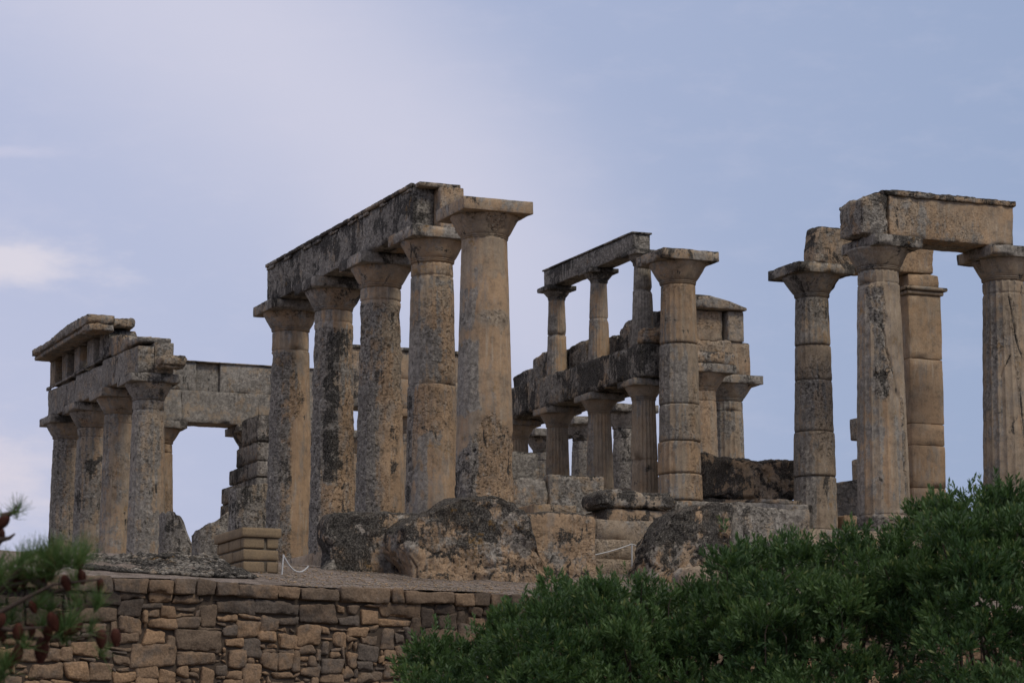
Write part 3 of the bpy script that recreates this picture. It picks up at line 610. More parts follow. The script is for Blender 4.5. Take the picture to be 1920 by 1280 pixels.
block('beam_block', b, 4.53, 4.89, 3.66, 7.76, 5.512, 5.86, res=.06, r=.01, amp=.006, chip=.02, wear=(.4,1.0,.34,.1), topdark=.1)
block('fillet', b, 4.50, 4.92, 3.63, 7.79, 5.862, 5.895, res=.06, r=.008, amp=.003, chip=.02, wear=(.3,.9,.35,.1))
# far entablature corner
b = thing('entablature_block', 'Tall stack of frieze and beam blocks above the far fluted column, curved worn top', 'stone block stack', (12.3, 15, 5.27))
block('architrave_block', b, 12.42, 13.02, 14.98, 17.6, ZA, 6.06, res=.07, r=.03, amp=.02, chip=.08, wear=(.45,.35,.1,.6), topdark=.4)
block('architrave_block', b, 11.35, 12.41, 14.72, 17.5, 5.50, 6.04, res=.07, r=.05, amp=.05, chip=.14, wear=(.5,.3,.1,.7), topdark=.2)
block('small_broken_block', b, 10.9, 12.0, 13.8, 14.70, 5.285, 5.60, res=.07, r=.05, amp=.04, chip=.1, wear=(.5,.3,.15,.7))
block('frieze_block', b, 11.45, 12.34, 15.05, 16.4, 6.065, 6.78, res=.06, r=.03, amp=.02, chip=.05, wear=(.3,.35,.12,.6), topdark=.2)
block('triglyph_slab', b, 12.42, 12.84, 14.92, 16.4, 6.07, 6.79, res=.06, r=.03, amp=.008, chip=.03, wear=(.3,.75,.05,.2), topdark=.2)
block('recess_block', b, 12.30, 12.46, 15.2, 16.4, 6.07, 6.78, res=.08, wear=(.3,.4,.4,.5))
block('cap_slab', b, 11.45, 12.87, 14.80, 16.4, 6.80, 7.12, res=.06, r=.03, amp=.01, chip=.05, wear=(.3,.75,.15,.2), topdark=.2, top=[(11.45, 7.10), (11.9, 7.10), (12.4, 7.0), (12.87, 6.86)])

# ------------------------------------------------------------------ platform, cella walls, loose blocks
pf = thing('temple_platform', 'Stepped pale stone platform carrying the temple columns', 'platform', (6, 14, -1))
for (a0, a1, b0, b1, z0_, z1_) in ((-.62, 13.2, -.62, 28.4, -.36, 0), (-.98, 13.6, -.98, 28.8, -.72, -.364), (-1.34, 14, -1.34, 29.2, -1.08, -.724)):
    block('platform_core', pf, a0+.55, a1-.5, b0+.55, b1-.5, z0_, z1_-.004, res=1.2, amp=0, chip=0, r=.01, wear=(.3,.4,.1,.4))
    x = a0; k = 0; stp = MB()
    while x < a1-.01:
        w_ = min(1.1+.4*random.random(), a1-x)
        if a1-x-w_ < .3: w_ = a1-x
        block('step_block', pf, x+.004, x+w_-.004, b0, b0+.54, z0_, z1_, res=.1, r=.02, amp=.012, chip=.05, wear=(.3,.15+.3*random.random(),-.02+.2*random.random(),.35), topdark=.2, into=stp); x += w_
    y = b0+.56
    while y < 28:
        w_ = 1.6+.5*random.random()
        block('step_block', pf, a0, a0+.54, y+.004, y+w_-.004, z0_, z1_, res=.16, r=.02, amp=.012, chip=.05, wear=(.3,.5,.2,.3), topdark=.2, into=stp); y += w_
    stp.build('step', STONE, pf)
cw = thing('stepped_wall', 'Dark ashlar wall end with a stepped broken left edge, behind the first pitted column', 'ashlar wall', (3, 21, 0))
cz = [(0,.55,24.6),(.56,1.1,24.2),(1.11,1.62,23.9),(1.63,2.10,23.3),(2.11,2.62,22.95),(2.63,3.02,22.9),(3.03,3.40,22.35),(3.41,3.86,21.75),(3.87,4.50,21.35)]
cwm = MB()
for i, (z0_, z1_, ye) in enumerate(cz):
    y = 20.1+(.03 if i % 2 else 0); k = 0
    while y < ye-.02:
        w_ = .62+.3*random.random()
        if ye-y < 1.0: w_ = ye-y
        block('wall_block', cw, 2.6+.02*random.random(), 3.3, y+.003, y+w_-.003, z0_, z1_, res=.08, r=.03, amp=.015, chip=.07, wear=(.5,.62+.3*random.random(),.22+.35*random.random(),.3), topdark=.25, into=cwm); y += w_; k += 1
    block('wall_block', cw, 3.31, 4.5, 20.12, 20.8, z0_+.003, z1_-.003, res=.08, r=.03, amp=.015, chip=.07, wear=(.5,.6,.35,.3), into=cwm)
cwm.build('masonry', STONE, cw)
sw = thing('low_wall', 'Low grey slab wall between the two inner porch drum columns', 'low wall', (6, 2.4, 0))
block('slab', sw, 4.3, 5.85, 2.32, 3.0, -.0+.01, .74, res=.05, r=.02, amp=.012, chip=.05, wear=(.35,.85,.30,.1), topdark=.1)
block('slab', sw, 5.86, 7.40, 2.30, 3.0, .01, .76, res=.05, r=.02, amp=.012, chip=.05, wear=(.35,.85,.30,.1), topdark=.1)
block('slab', sw, 6.5, 7.42, 2.55, 3.1, .765, .88, res=.05, r=.03, amp=.02, chip=.06, wear=(.4,.5,.3,.5))
block('slab', sw, 8.25, 9.55, 2.5, 3.0, .01, .62, res=.07, r=.02, amp=.02, chip=.05, wear=(.35,.3,.2,.8))
def loose(label, *a, name='stone_block', cat='stone block', group=None, **k):
    V, F, W_ = rbox(*a, **k); cx, cy_, cz_ = (a[0]+a[1])/2, (a[2]+a[3])/2, a[4]
    o = mk(name, V-np.array([cx, cy_, cz_]), F, STONE, None, W_); o.location = (cx, cy_, cz_); return tag(o, label, cat, group)
loose('Large black-stained block with orange hollows lying between the two porch drum columns', 5.85, 8.05, 3.6, 4.4, .98, 1.76, crack=.05, res=.04, r=.06, amp=.06, chip=.12, freq=2.2, wear=(.45,.15,.62,.9), topdark=.2, warp=.05)
loose('Worn plinth block carrying the large black-stained block', 5.9, 7.7, 3.6, 4.6, .02, .96, res=.08, r=.08, amp=.05, wear=(.4,.4,.3,.7))
loose('Dark wedge-topped block between the grey-slabbed drum column and cracked column', 8.7, 10.0, 4.1, 4.9, .45, 1.5, res=.06, r=.03, amp=.015, wear=(.4,.8,.38,.2), top=[(8.7,1.36),(9.5,1.52),(10,1.55)])
loose('Flat thick dark slab lying on an orange block before the centre drum column', 1.80, 3.2, -.55, .2, .22, .53, crack=.02, res=.035, r=.09, amp=.035, chip=.10, freq=2.5, wear=(.3,.5,.70,.4), topdark=.1, warp=.03, top=[(1.6,.42),(2.1,.55),(2.7,.53),(3.2,.46)])
loose('Orange and black block underneath the flat thick slab', 2.02, 3.22, -.45, .45, -.06, .215, res=.045, r=.03, amp=.02, chip=.06, wear=(.3,.1,.55,.9), topdark=0)
loose('Low orange block left of and beneath the flat slab, behind the front rocks', 1.15, 1.95, .6, 1.4, .02, .36, res=.06, wear=(.3,.2,.1,.6))
loose('Split pale cube block, dark left half, under the inner colonnade\'s first column', 1.05, 1.72, 1.3, 2.3, .1, .88, res=.05, r=.04, amp=.02, chip=.08, wear=(.4,.5,.34,.5), topdark=.35)
loose('Pale pitted cube block next to the dark split block', 1.73, 2.78, 1.25, 2.3, .1, .96, res=.05, r=.03, amp=.015, chip=.07, wear=(.45,.45,.02,.5), topdark=.45)
loose('Small dark upright block at the left end of the inner colonnade', 2.3, 3.22, 5, 5.8, .1, 1.86, res=.07, r=.05, amp=.03, chip=.1, wear=(.5,.75,.34,.2), topdark=.2)
loose('Pale grey low parapet between the small fluted columns', 3.4, 5.4, 4.0, 4.4, .3, 1.12, res=.08, r=.02, amp=.01, wear=(.3,.5,.05,.3), topdark=.3)
loose('Low dark wall piece seen in the left gap of the inner colonnade', 8.0, 9.4, 14, 14.8, .1, 2.35, res=.15, wear=(.3,.7,.3,.2))
# front rocks
loose('Broad flat-topped dark block, left in the front rock row, orange patch low on it', -3.86, -1.8, -3.25, -2.8, -1.55, -.34, crack=.03, res=.035, r=.05, amp=.035, chip=.09, freq=1.9, wear=(.55,.66,.70,.9), topdark=.35, warp=.025,
      left=[(-1.5,-3.86),(-1.15,-3.84),(-.95,-3.80),(-.72,-3.93),(-.55,-3.92),(-.33,-3.80)], top=[(-4,-.36),(-2.6,-.33),(-1.8,-.28)])
loose('Small leaning grey rock at the left foot of the front rock row', -4.14, -3.80, -3.45, -3.1, -1.6, -.98, res=.035, r=.12, amp=.06, chip=.1, freq=3, wear=(.6,.75,.30,.3), top=[(-4.15,-1.42),(-4.0,-1.20),(-3.8,-.98)])
V, F, W_ = rbox(-3.05, -.55, -4.0, -3.2, -1.62, 0, crack=.035, res=.032, r=.08, amp=.07, chip=.16, freq=1.9, wear=(.6,.70,.66,1.1), topdark=.5,
      left=[(-1.6,-2.75),(-1.2,-2.8),(-.9,-3.0),(-.6,-3.02),(0,-2.9)], top=[(-3.05,-.64),(-2.8,-.46),(-2.5,-.33),(-2.25,-.17),(-2.1,-.10),(-1.5,-.08),(-1.2,-.17),(-1.02,-.36),(-.88,-.68),(-.72,-1.0),(-.55,-1.3)])
W_[:,2] -= .50*ss(-V[:,2], .55, 1.1); W_[:,1] -= .45*ss(-V[:,2], .8, 1.15); W_[:,2] += .3*ss(-V[:,0], 2.2, 2.5)
V[:,1] -= .35*ss(-V[:,2], .2, 1.2)*0
o = mk('boulder', V, F, STONE, None, W_); tag(o, 'Biggest humped boulder in the middle front, black crust above an orange belly', 'boulder')
o = loose('Rock block with a clean orange right face, right end of the front rock row', -.78, .67, -2.95, -2.05, -1.35, -.17, crack=.02, res=.035, r=.06, amp=.03, chip=.10, freq=2, wear=(.40,.25,.20,.85), topdark=.65, warp=.02)
V, F, W_ = rbox(1.50, 3.12, -2.9, -2.2, -1.35, .10, crack=.035, res=.032, r=.07, amp=.06, chip=.14, freq=2, wear=(.6,.66,.66,.8), topdark=.4, left=[(-1.3,1.60),(-1.1,1.50),(-.95,1.56),(-.6,1.68),(-.3,1.86),(-.12,2.02),(-.05,2.16),(.1,2.24)], top=[(1.4,-.1),(2.1,.06),(2.3,.10),(3.12,.11)])
o = mk('boulder', V, F, STONE, None, W_); tag(o, 'Boulder with a slanting left side at the right, rising from the green shrub', 'boulder')
loose('Dark undercut stone at the foot of the slant-sided boulder', 1.9, 2.55, -3.15, -2.8, -1.4, -.88, res=.04, r=.15, amp=.04, wear=(.5,.2,.2,.9), top=[(1.9,-1.15),(2.2,-.88),(2.55,-1.2)])
loose('Dark block with round holes right of the slant-sided boulder', 3.14, 4.6, -2.75, -1.9, -1.35, .08, res=.06, r=.04, amp=.03, chip=.1, wear=(.4,.8,.32,.2), topdark=.1)
loose('Low pale rock poking out of the shrub below the boulder', 1.35, 2.1, -4.7, -4.1, -1.5, -1.10, res=.05, r=.15, amp=.05, wear=(.4,.35,-.05,.5), topdark=-.1)
loose('Half-hidden pale rock in the shrub below the cracked column', 5.7, 6.9, -3.2, -2.4, -1.3, -.55, res=.06, r=.12, amp=.05, wear=(.4,.2,.1,.7))
loose('Holed low course block behind the shrub under the right drum column', 4.7, 6.1, -1.9, -1.3, -1.2, -.30, res=.06, r=.04, amp=.03, wear=(.4,.5,.2,.5), topdark=.2)

# ------------------------------------------------------------------ ground
def sheet(name, xs, ys, fn, mat):
    X, Y = np.meshgrid(xs, ys, indexing='ij'); P = np.stack([X.ravel(), Y.ravel(), fn(X.ravel(), Y.ravel())], 1)
    n = len(ys); i = np.arange(len(xs)-1)[:,None]*n; j = np.arange(n-1)[None,:]
    F = np.stack([i+j, i+n+j, i+n+j+1, i+j+1], -1).reshape(-1, 4); return tag(mk(name, P, F, mat), kind='structure')
WX0, WY0 = -8.75, -7.78; WD = np.array([6.17, .82]); WD /= np.linalg.norm(WD); WN = np.array([WD[1], -WD[0]])   # WN points toward the camera
def wdist(x, y): return (x-WX0)*WN[0]+(y-WY0)*WN[1]         # >0 in front of the wall
ZW = -1.8
def terr(x, y):
    d = -wdist(x, y); P = np.stack([x*1.3, y*1.3, x*0], 1)
    z = ZW-.03+np.clip(d, 0, 5)*.160+.10*ss(x, -2, 2)*ss(d, 1, 4)
    return np.minimum(z, -1.0)+fbm(P, 3, 4)*.03-ss(y, 34, 80)*9
sx = np.concatenate([np.linspace(-60, -12, 17), np.arange(-11.7, 8, .16), np.linspace(8.2, 70, 24)])
def warp_sheet(name, fn, mat):
    # rows follow the wall's line
    d = np.concatenate([np.arange(.20, 7, .14), np.linspace(7.2, 60, 30), np.array([90, 140.])])
    X = []; 
    S_, D_ = np.meshgrid(sx+8.75, d, indexing='ij'); S_ = S_.ravel(); D_ = D_.ravel()
    x = WX0+S_*WD[0]-D_*WN[0]; y = WY0+S_*WD[1]-D_*WN[1]
    P = np.stack([x, y, fn(x, y)], 1); n = len(d); i = np.arange(len(sx)-1)[:,None]*n; j = np.arange(n-1)[None,:]
    F = np.stack([i+j, i+n+j, i+n+j+1, i+j+1], -1).reshape(-1, 4); return tag(mk(name, P, F, mat), kind='structure')
warp_sheet('gravel_terrace', terr, GRAVEL)
def low(x, y):
    d = wdist(x, y); P = np.stack([x*.5, y*.5, x*0], 1)
    z = -6.45+2.5*ss(-d, -26, -1.)
    z = np.where(d < -1.5, -4-ss(-d, 40, 120)*12, z)
    return z+fbm(P, 5, 4)*.10-.02*np.clip(np.hypot(x, y)-100, 0, 1e9)**.8
g_ = np.concatenate([-np.geomspace(2500, 45, 22), np.linspace(-42, 42, 85), np.geomspace(45, 2500, 22)])
sheet('ground', g_, g_, low, EARTH)
# pebbles on the terrace
def pebbles(name, n, place, smin, smax, mat, wearf):
    base = np.array([[1,0,0],[0,1,0],[-1,0,0],[0,-1,0],[0,0,.7],[0,0,-.7]], float)
    Fq = np.array([[0,1,4],[1,2,4],[2,3,4],[3,0,4],[1,0,5],[2,1,5],[3,2,5],[0,3,5]])
    V = []; F = []; Wc = []
    for k in range(n):
        p_ = place(); s = smin+(smax-smin)*random.random()**2.5; a_ = random.random()*6.28
        b_ = base*(s*RNG.uniform(.6, 1.2, (6,1)))*np.array([1, .8, .6]); ca, sa = math.cos(a_), math.sin(a_)
        b_ = np.stack([b_[:,0]*ca-b_[:,1]*sa, b_[:,0]*sa+b_[:,1]*ca, b_[:,2]], 1)
        V.append(b_+p_); F.append(Fq+6*k); Wc.append(np.tile(wearf(), (6,1)))
    return tag(mk(name, np.concatenate(V), np.concatenate(F), mat, None, np.concatenate(Wc), False), kind='stuff')
def place_terr():
    while True:
        s = random.uniform(3, 12.5); d = .2+4.6*random.random()**1.3
        x = WX0+s*WD[0]-d*WN[0]; y = WY0+s*WD[1]-d*WN[1]
        return np.array([x, y, float(terr(np.array([x]), np.array([y]))[0])+.005])
tag(pebbles('pebbles', 9000, place_terr, .006, .035, STONE, lambda: np.array([.2,.1+.6*random.random(),-.3+.3*random.random(),random.random()])), 'pale pebbles scattered over the gravel terrace', 'pebbles')
def heap(x, y):
    return 0
def place_heap():
    u_ = random.random(); x = -8.6+2.5*u_; d = random.gauss(0, .4); y = -6.6+1.9*random.random()
    hgt = .10+.10*ss(np.array([u_]), .2, .9)[0]
    y0 = (y+6.6)/1.9
    zt_ = float(terr(np.array([x]), np.array([y]))[0])
    return np.array([x, y, zt_+hgt*(.15+.85*y0)*random.random()**.25])
sheet('rubble_bed', np.linspace(-9.4, -6.0, 60), np.linspace(-6.3, -4.6, 30), lambda x, y: terr(x, y)+.07-.12*ss(-x, 8.7, 9.4)-.12*ss(x, -6.3, -6.0)-.12*ss(-y, 6.0, 6.3)+fbm(np.stack([x*5, y*5, x*0], 1), 8, 3)*.035, GRAVEL)
tag(pebbles('rubble_heap', 5500, place_heap, .02, .12, STONE, lambda: np.array([.7,.75,.45+.4*random.random(),.2])), 'low grey heap of broken rubble behind the wall top, left', 'rubble')

# ------------------------------------------------------------------ dry stone retaining wall
rw = thing('retaining_wall', 'Long brown dry stone retaining wall of irregular blocks along the bottom', 'stone wall', (-5, -7.3, -4))
def to_world(s, o_, z):            # s along, o_ out of the face
    return np.stack([WX0+s*WD[0]+o_*WN[0], WY0+s*WD[1]+o_*WN[1], z], -1)
def wstone(s0, s1, z0, z1, out_, wear, res=.03, r=.026, jag=.026):
    SEED[0] += 1; sd_ = SEED[0]
    V, F, W_ = rbox(s0, s1, -.22, 0, z0, z1, res=res, r=min(r, (z1-z0)*.35, (s1-s0)*.35), amp=.016, chip=.05, freq=4, wear=wear, topdark=0)
    c0, c1 = (s0+s1)/2, (z0+z1)/2; a_ = (V[:,0]-s0)/(s1-s0); b_ = (V[:,2]-z0)/(z1-z0)
    k = RNG.normal(0, jag, 8).clip(-jag*1.6, jag*1.6)
    V[:,0] += (1-a_)*(1-b_)*k[0]+a_*(1-b_)*k[1]+(1-a_)*b_*k[2]+a_*b_*k[3]
    V[:,1] -= .012*fbm(V*9+sd_, sd_+3, 2)+.02*vn(V*2.5+sd_*3, sd_)
    V[:,2] += ((1-a_)*(1-b_)*k[4]+a_*(1-b_)*k[5]+(1-a_)*b_*k[6]+a_*b_*k[7])*.8
    V[:,1] += -out_                 # rbox front is y0 side
    P = to_world(V[:,0]+8.75-8.75, -(V[:,1]+0.0)-.22, V[:,2])
    return P, F, W_
cs = .07
nS, nZ = int(27/.08), 30
occ = np.zeros((nS, nZ), bool); mb = MB(); s_base = -3.6
for j in range(nZ):
    for i in range(nS):
        if occ[i, j]: continue
        wmax = 0
        tgt_h = random.choice([1,1,1,2,2,2,3,3,4]); tgt_w = int(tgt_h*random.uniform(.8, 2.6))+random.choice([0,0,1,1,2])
        tgt_w = max(1, min(tgt_w, 8))
        while wmax < tgt_w and i+wmax < nS and not occ[i+wmax, j]: wmax += 1
        hh = 1
        while hh < tgt_h and j+hh < nZ and not occ[i:i+wmax, j+hh].any(): hh += 1
        occ[i:i+wmax, j:j+hh] = True
        s0 = s_base+i*.08; s1 = s0+wmax*.08; z1 = -2.005-j*cs; z0 = z1-hh*cs
        wav = .035*math.sin(s0*1.3+1)+.02*math.sin(s0*3.1)
        gp = .002+.006*random.random(); dpt = j/nZ
        rndw = random.random()
        wear = (min(1, rndw*1.0+dpt*.4), .35*random.random()+(.2 if random.random() < .2 else 0), .42-dpt*.95+.15*random.random()+(.12 if s0 > 4.6 else 0), 0)
        V, F, W_ = wstone(s0+gp, s1-gp, z0+wav+gp, z1+wav-gp, .02*random.random()+(.0 if hh > 1 else -.015), wear)
        mb.add(V, F, W_)
mb.build('face_stones', DRY, rw)
s = -3.6; cp = MB(); s_end = 23.3
while s < s_end:
    w_ = random.choice([random.uniform(.2, .4), random.uniform(.4, .8)]); hh = .17+.03*random.random()
    V, F, W_ = wstone(s+.006, s+w_-.006, -1.985-.02*random.random(), ZW-.03+.045*random.random(), .03+.04*random.random(), (.1+.6*random.random(), .1+.25*random.random(), .28+.22*random.random(), 0), res=.035, r=.018, jag=.014)
    V = V; cp.add(V, F, W_); s += w_
cp.build('coping_stones', DRY, rw)
V = np.concatenate([to_world(np.array([-3.7, 23.3, 23.3, -3.7]), np.full(4, -.045), np.array([-4.6, -4.6, -1.9, -1.9])), to_world(np.array([-3.7, 23.3, 23.3, -3.7]), np.full(4, -.5), np.array([-4.6, -4.6, -1.9, -1.9]))])
mk('wall_core', V, [(0,1,2,3), (7,6,5,4), (0,4,5,1), (1,5,6,2), (2,6,7,3), (3,7,4,0)], DARK, rw, smooth=False)

# ------------------------------------------------------------------ tan block pillar
bp_ = thing('masonry_pillar', 'Square tan masonry pillar with a flat cap slab behind the wall', 'pillar', (-5.5, -4.4, -1.6))
X0, X1, Y0, Y1 = -5.76, -5.24, -5.0, -3.72
block('cap_slab', bp_, X0-.03, X1+.03, Y0-.03, Y1+.03, -.95, -.82, res=.06, r=.006, amp=.002, chip=.01, wear=(0,0,0,0), mat=BRICK)
block('mortar_core', bp_, X0+.03, X1-.03, Y0+.03, Y1-.03, -1.7, -.94, res=.3, r=.004, amp=0, chip=0, wear=(0,0,0,0), mat=MORTAR)
z = -.955; pm = MB()
for k in range(5):
    z1_ = z; z0_ = z-.15
    cuts = [(X0, X1)] if k % 2 else [(X0, X0+.31), (X0+.345, X1)]
    for c0, c1 in cuts: block('masonry_block', bp_, c0, c1, Y0, Y0+.16, z0_, z1_, res=.03, r=.016, amp=.003, chip=.015, wear=(0,0,0,0), into=pm)
    y = Y0+.165; seg = [.36, .5, .39] if k % 2 else [.55, .5, .2]
    for w_ in seg:
        block('masonry_block', bp_, X0, X0+.16, y, min(y+w_-.02, Y1), z0_, z1_, res=.04, r=.02, amp=.002, chip=.01, wear=(0,0,0,0), into=pm); y += w_
    block('masonry_block', bp_, X1-.16, X1-.001, Y0+.165, Y1, z0_, z1_, res=.1, r=.02, amp=.002, chip=.01, wear=(0,0,0,0), into=pm)
    z = z0_-.02

pm.build('masonry', BRICK, bp_)

# ------------------------------------------------------------------ tubes, rope barriers
def tube(pts, rad, n=6):
    pts = np.array(pts, float); rad = np.broadcast_to(np.array(rad, float), (len(pts),)); V = []; F = []
    for i, p_ in enumerate(pts):
        d = pts[min(i+1, len(pts)-1)]-pts[max(i-1, 0)]; d /= np.linalg.norm(d)+1e-9
        a_ = np.cross(d, [0,0,1.] if abs(d[2]) < .9 else [1.,0,0]); a_ /= np.linalg.norm(a_); b_ = np.cross(d, a_)
        for k in range(n):
            t = k/n*2*math.pi; V.append(p_+rad[i]*(math.cos(t)*a_+math.sin(t)*b_))
    for i in range(len(pts)-1):
        for k in range(n): F.append((i*n+k, i*n+(k+1)%n, (i+1)*n+(k+1)%n, (i+1)*n+k))
    return np.array(V), np.array(F)
def tmb(mb_, pts, rad, n=6, w=(0,0,0,0)):
    V, F = tube(pts, rad, n); mb_.add(V, F, np.tile(np.array(w, float), (len(V), 1)))
def sag(a_, b_, s, n=12):
    a_, b_ = np.array(a_), np.array(b_); return [a_+(b_-a_)*t-np.array([0, 0, s*4*t*(1-t)]) for t in np.linspace(0, 1, n)]
r_ = thing('rope_barrier', 'White rope looping down from a thin post beside the tan pillar', 'rope barrier', (-5.2, -5.1, -1.6))
q = MB(); tmb(q, [(-5.235, -5.1, -1.62), (-5.205, -5.1, -1.19)], .012); q.build('post', ROPE, r_)
q = MB(); tmb(q, sag((-5.205, -5.1, -1.20), (-4.78, -4.95, -1.33), .15, 16), .011); q.build('rope', ROPE, r_)
r_ = thing('rope_barrier', 'White post and rope in front of the pale step between the front rocks', 'rope barrier', (1.9, -1.6, -1))
q = MB(); tmb(q, [(1.92, -1.6, -1.05), (1.92, -1.6, -.48)], .014); q.build('post', ROPE, r_)
q = MB(); tmb(q, sag((1.92, -1.6, -.49), (1.0, -1.9, -.74), .02), .010); tmb(q, sag((1.92, -1.6, -.49), (2.4, -1.6, -.62), .01), .010); q.build('rope', ROPE, r_)
r_ = thing('rope_barrier', 'Thin pale rope stretched low above the wall top at the far left', 'rope barrier', (-9.5, -6.5, -1.7))
for px_, pz_ in ((-8.6, -1.58), (-12.2, -1.5)):
    q = MB(); tmb(q, [(px_, -6.5, -1.85), (px_, -6.5, pz_)], .010); q.build('post', ROPE, r_)
q = MB(); tmb(q, sag((-12.2, -6.5, -1.52), (-8.6, -6.5, -1.60), .04), .008); q.build('rope', ROPE, r_)

# ------------------------------------------------------------------ shrubs
def leaf_shoots(C, Dn, Ln, L, nl=14, wid=.28, up=.35, tone=None):
    """C bases (n,3), Dn directions, Ln stem lengths, L leaf length -> V,F,W"""
    n = len(C); Dn = Dn/np.linalg.norm(Dn, axis=1, keepdims=True)
    a_ = np.cross(Dn, RNG.normal(size=(n, 3))); a_ /= np.linalg.norm(a_, axis=1, keepdims=True); b_ = np.cross(Dn, a_)
    Vs = []; Ws = []
    for k in range(nl):
        t = (k+.5)/nl; ang = k*2.4+RNG.uniform(-.4, .4, n); tilt = RNG.uniform(.35, 1.0, n)*(1.25-.75*t)
        rad = a_*np.cos(ang)[:,None]+b_*np.sin(ang)[:,None]
        ld = Dn*np.cos(tilt)[:,None]+rad*np.sin(tilt)[:,None]
        base = C+Dn*(Ln*t)[:,None]; l = (L*RNG.uniform(.7, 1.2, n))[:,None]
        sd_ = np.cross(ld, rad); sd_ /= np.linalg.norm(sd_, axis=1, keepdims=True)+1e-9
        sd_ = sd_*np.cos(.5)+np.cross(ld, sd_)*np.sin(.5)*RNG.choice([-1, 1], (n, 1))
        p0 = base; p1 = base+ld*l*.6+sd_*l*wid*.5; p2 = base+ld*l; p3 = base+ld*l*.6-sd_*l*wid*.5
        Vs.append(np.stack([p0, p1, p2, p3], 1))
        tn = (RNG.uniform(0, .55, n)+.45*t) if tone is None else np.clip(tone+RNG.uniform(-.2, .2, n)+.35*t, 0, 1)
        Ws.append(np.repeat(np.stack([tn, RNG.uniform(0, 1, n)*(.8+.2*t), tn*0, tn*0], 1)[:,None,:], 4, 1))
    V = np.concatenate(Vs).reshape(-1, 3); W_ = np.concatenate(Ws).reshape(-1, 4)
    F = np.arange(len(V)).reshape(-1, 4); return V, F, W_
SIL = [(755,1275),(762,1205),(780,1185),(800,1165),(835,1152),(862,1178),(880,1165),(940,1150),(955,1110),(1000,1085),(1035,1064),(1060,1075),(1085,1080),(1120,1066),(1180,1062),(1220,1075),(1255,1092),(1290,1080),(1320,1052),(1345,1012),(1362,962),(1385,1000),(1410,1000),(1440,1012),(1470,985),(1500,992),(1540,1012),(1575,990),(1608,960),(1640,1000),(1682,972),(1710,986),(1735,960),(1745,905),(1775,912),(1800,898),(1835,893),(1865,897),(1900,905),(1990,900)]
su, sv = zip(*SIL)
def shrub(label, u0, u1, dep, seed, base_z=-5.6, dens=1.0):
    rg = np.random.default_rng(seed); lob = []
    u = u0
    # crown lobes: the top rim follows the outline seen in the photo, lower tiers bulge toward the viewer
    for tier in range(9):
        u = u0+rg.uniform(14, 40)
        while u < u1:
            rp = rg.uniform(18, 46) if tier == 0 else rg.uniform(26, 62)
            vt = np.interp(u, su, sv); v = vt+rp*.85+34+tier*46+rg.uniform(-12, 12)
            if v-rp > 1340: u += rp; continue
            d = dep-.18*tier+rg.uniform(-.35, .35)+(.55 if tier == 0 else 0)
            lob.append((pt(u, v, d), rp*d/FPX)); 
            if tier < 3: lob.append((pt(u+rg.uniform(-20, 20), v+25, d+.8), rp*d/FPX*1.1))
            u += rp*1.0
    Cs = []; Ds = []; tn = []
    tocam = -CR[2]
    for c_, r in lob:
        n = int((r**2)*2500*dens)
        d = rg.normal(size=(n*2, 3)); d /= np.linalg.norm(d, axis=1, keepdims=True)
        keep = (d[:,2] > -.45) & ((d@tocam) > -.75); d = d[keep][:n]
        rr = r*rg.uniform(.55, 1., (len(d), 1))**.6
        rr = rr*(1+.55*fbm(d*1.6+c_*3, 5, 2))[:,None]; pos_ = c_+d*rr*np.array([1, 1, .9])
        kp = fbm(pos_*5, 31, 2) > -.30; d = d[kp]; pos_ = pos_[kp]
        Cs.append(pos_); dd = d*.8+np.array([0, 0, .75])+rg.normal(size=d.shape)*.25; Ds.append(dd)
        tn.append(np.full(len(d), rg.choice([0., .1, .25, .45, .65])))
    C_ = np.concatenate(Cs); D_ = np.concatenate(Ds); T_ = np.concatenate(tn)
    # leader shoots along the rim
    ul = np.arange(u0, u1, 9.)+rg.uniform(-4, 4, len(np.arange(u0, u1, 9.)))
    Cl = np.array([pt(x, np.interp(x, su, sv)+rg.uniform(24, 60), dep+rg.uniform(-.1, .9)) for x in ul])
    V1, F1, W1 = leaf_shoots(C_, D_, np.full(len(C_), .09), .056, 12, wid=.30, tone=T_)
    V2, F2, W2 = leaf_shoots(Cl, np.tile([0, 0, 1.], (len(Cl), 1))+rg.normal(size=(len(Cl), 3))*.22, rg.uniform(.09, .17, len(Cl)), .052, 16, wid=.3, tone=np.full(len(Cl), .45))
    bx_, by_, _ = pt((u0+u1)/2, 1200, dep+.4)
    t_ = thing('shrub', label, 'shrub', (bx_, by_, base_z), 'lentisk shrubs in front of the temple')
    mb_ = MB(); mb_.add(V1, F1, W1); mb_.add(V2, F2, W2); mb_.build('foliage', LEAF, t_, smooth=False)
    br = MB(); root = np.array([bx_, by_, base_z])
    for k in range(0, len(lob)):
        c_, r = lob[k]
        if k % 3: 
            # twig inside the lobe
            dv = rg.normal(size=3)*.12; tmb(br, [c_-np.array([0, 0, r])+dv*0, c_, c_+np.array([dv[0], dv[1], r*.8])], [.006, .005, .002], 4); continue
        mid = root*.45+c_*.55+rg.normal(size=3)*.12; mid[2] = root[2]*.35+c_[2]*.65-.1
        tmb(br, [root+rg.normal(size=3)*np.array([.15, .15, 0]), root*.75+mid*.25+rg.normal(size=3)*.05, mid, c_*.85+mid*.15, c_], [.035, .028, .018, .009, .004], 5)
    br.build('branches', BARK, t_)
    return t_
shrub('Low left lobe of the dark green shrubs, over the end of the dry stone wall', 748, 960, 22.4, 101)
shrub('Wide middle shrub below the front rocks and the slant-sided boulder', 950, 1420, 21.6, 102)
shrub('Shrub below the cracked column with several upright spiky tips', 1400, 1745, 21.0, 103)
shrub('Tallest shrub at the right edge, reaching up in front of the rightmost column', 1740, 1985, 20.4, 104)
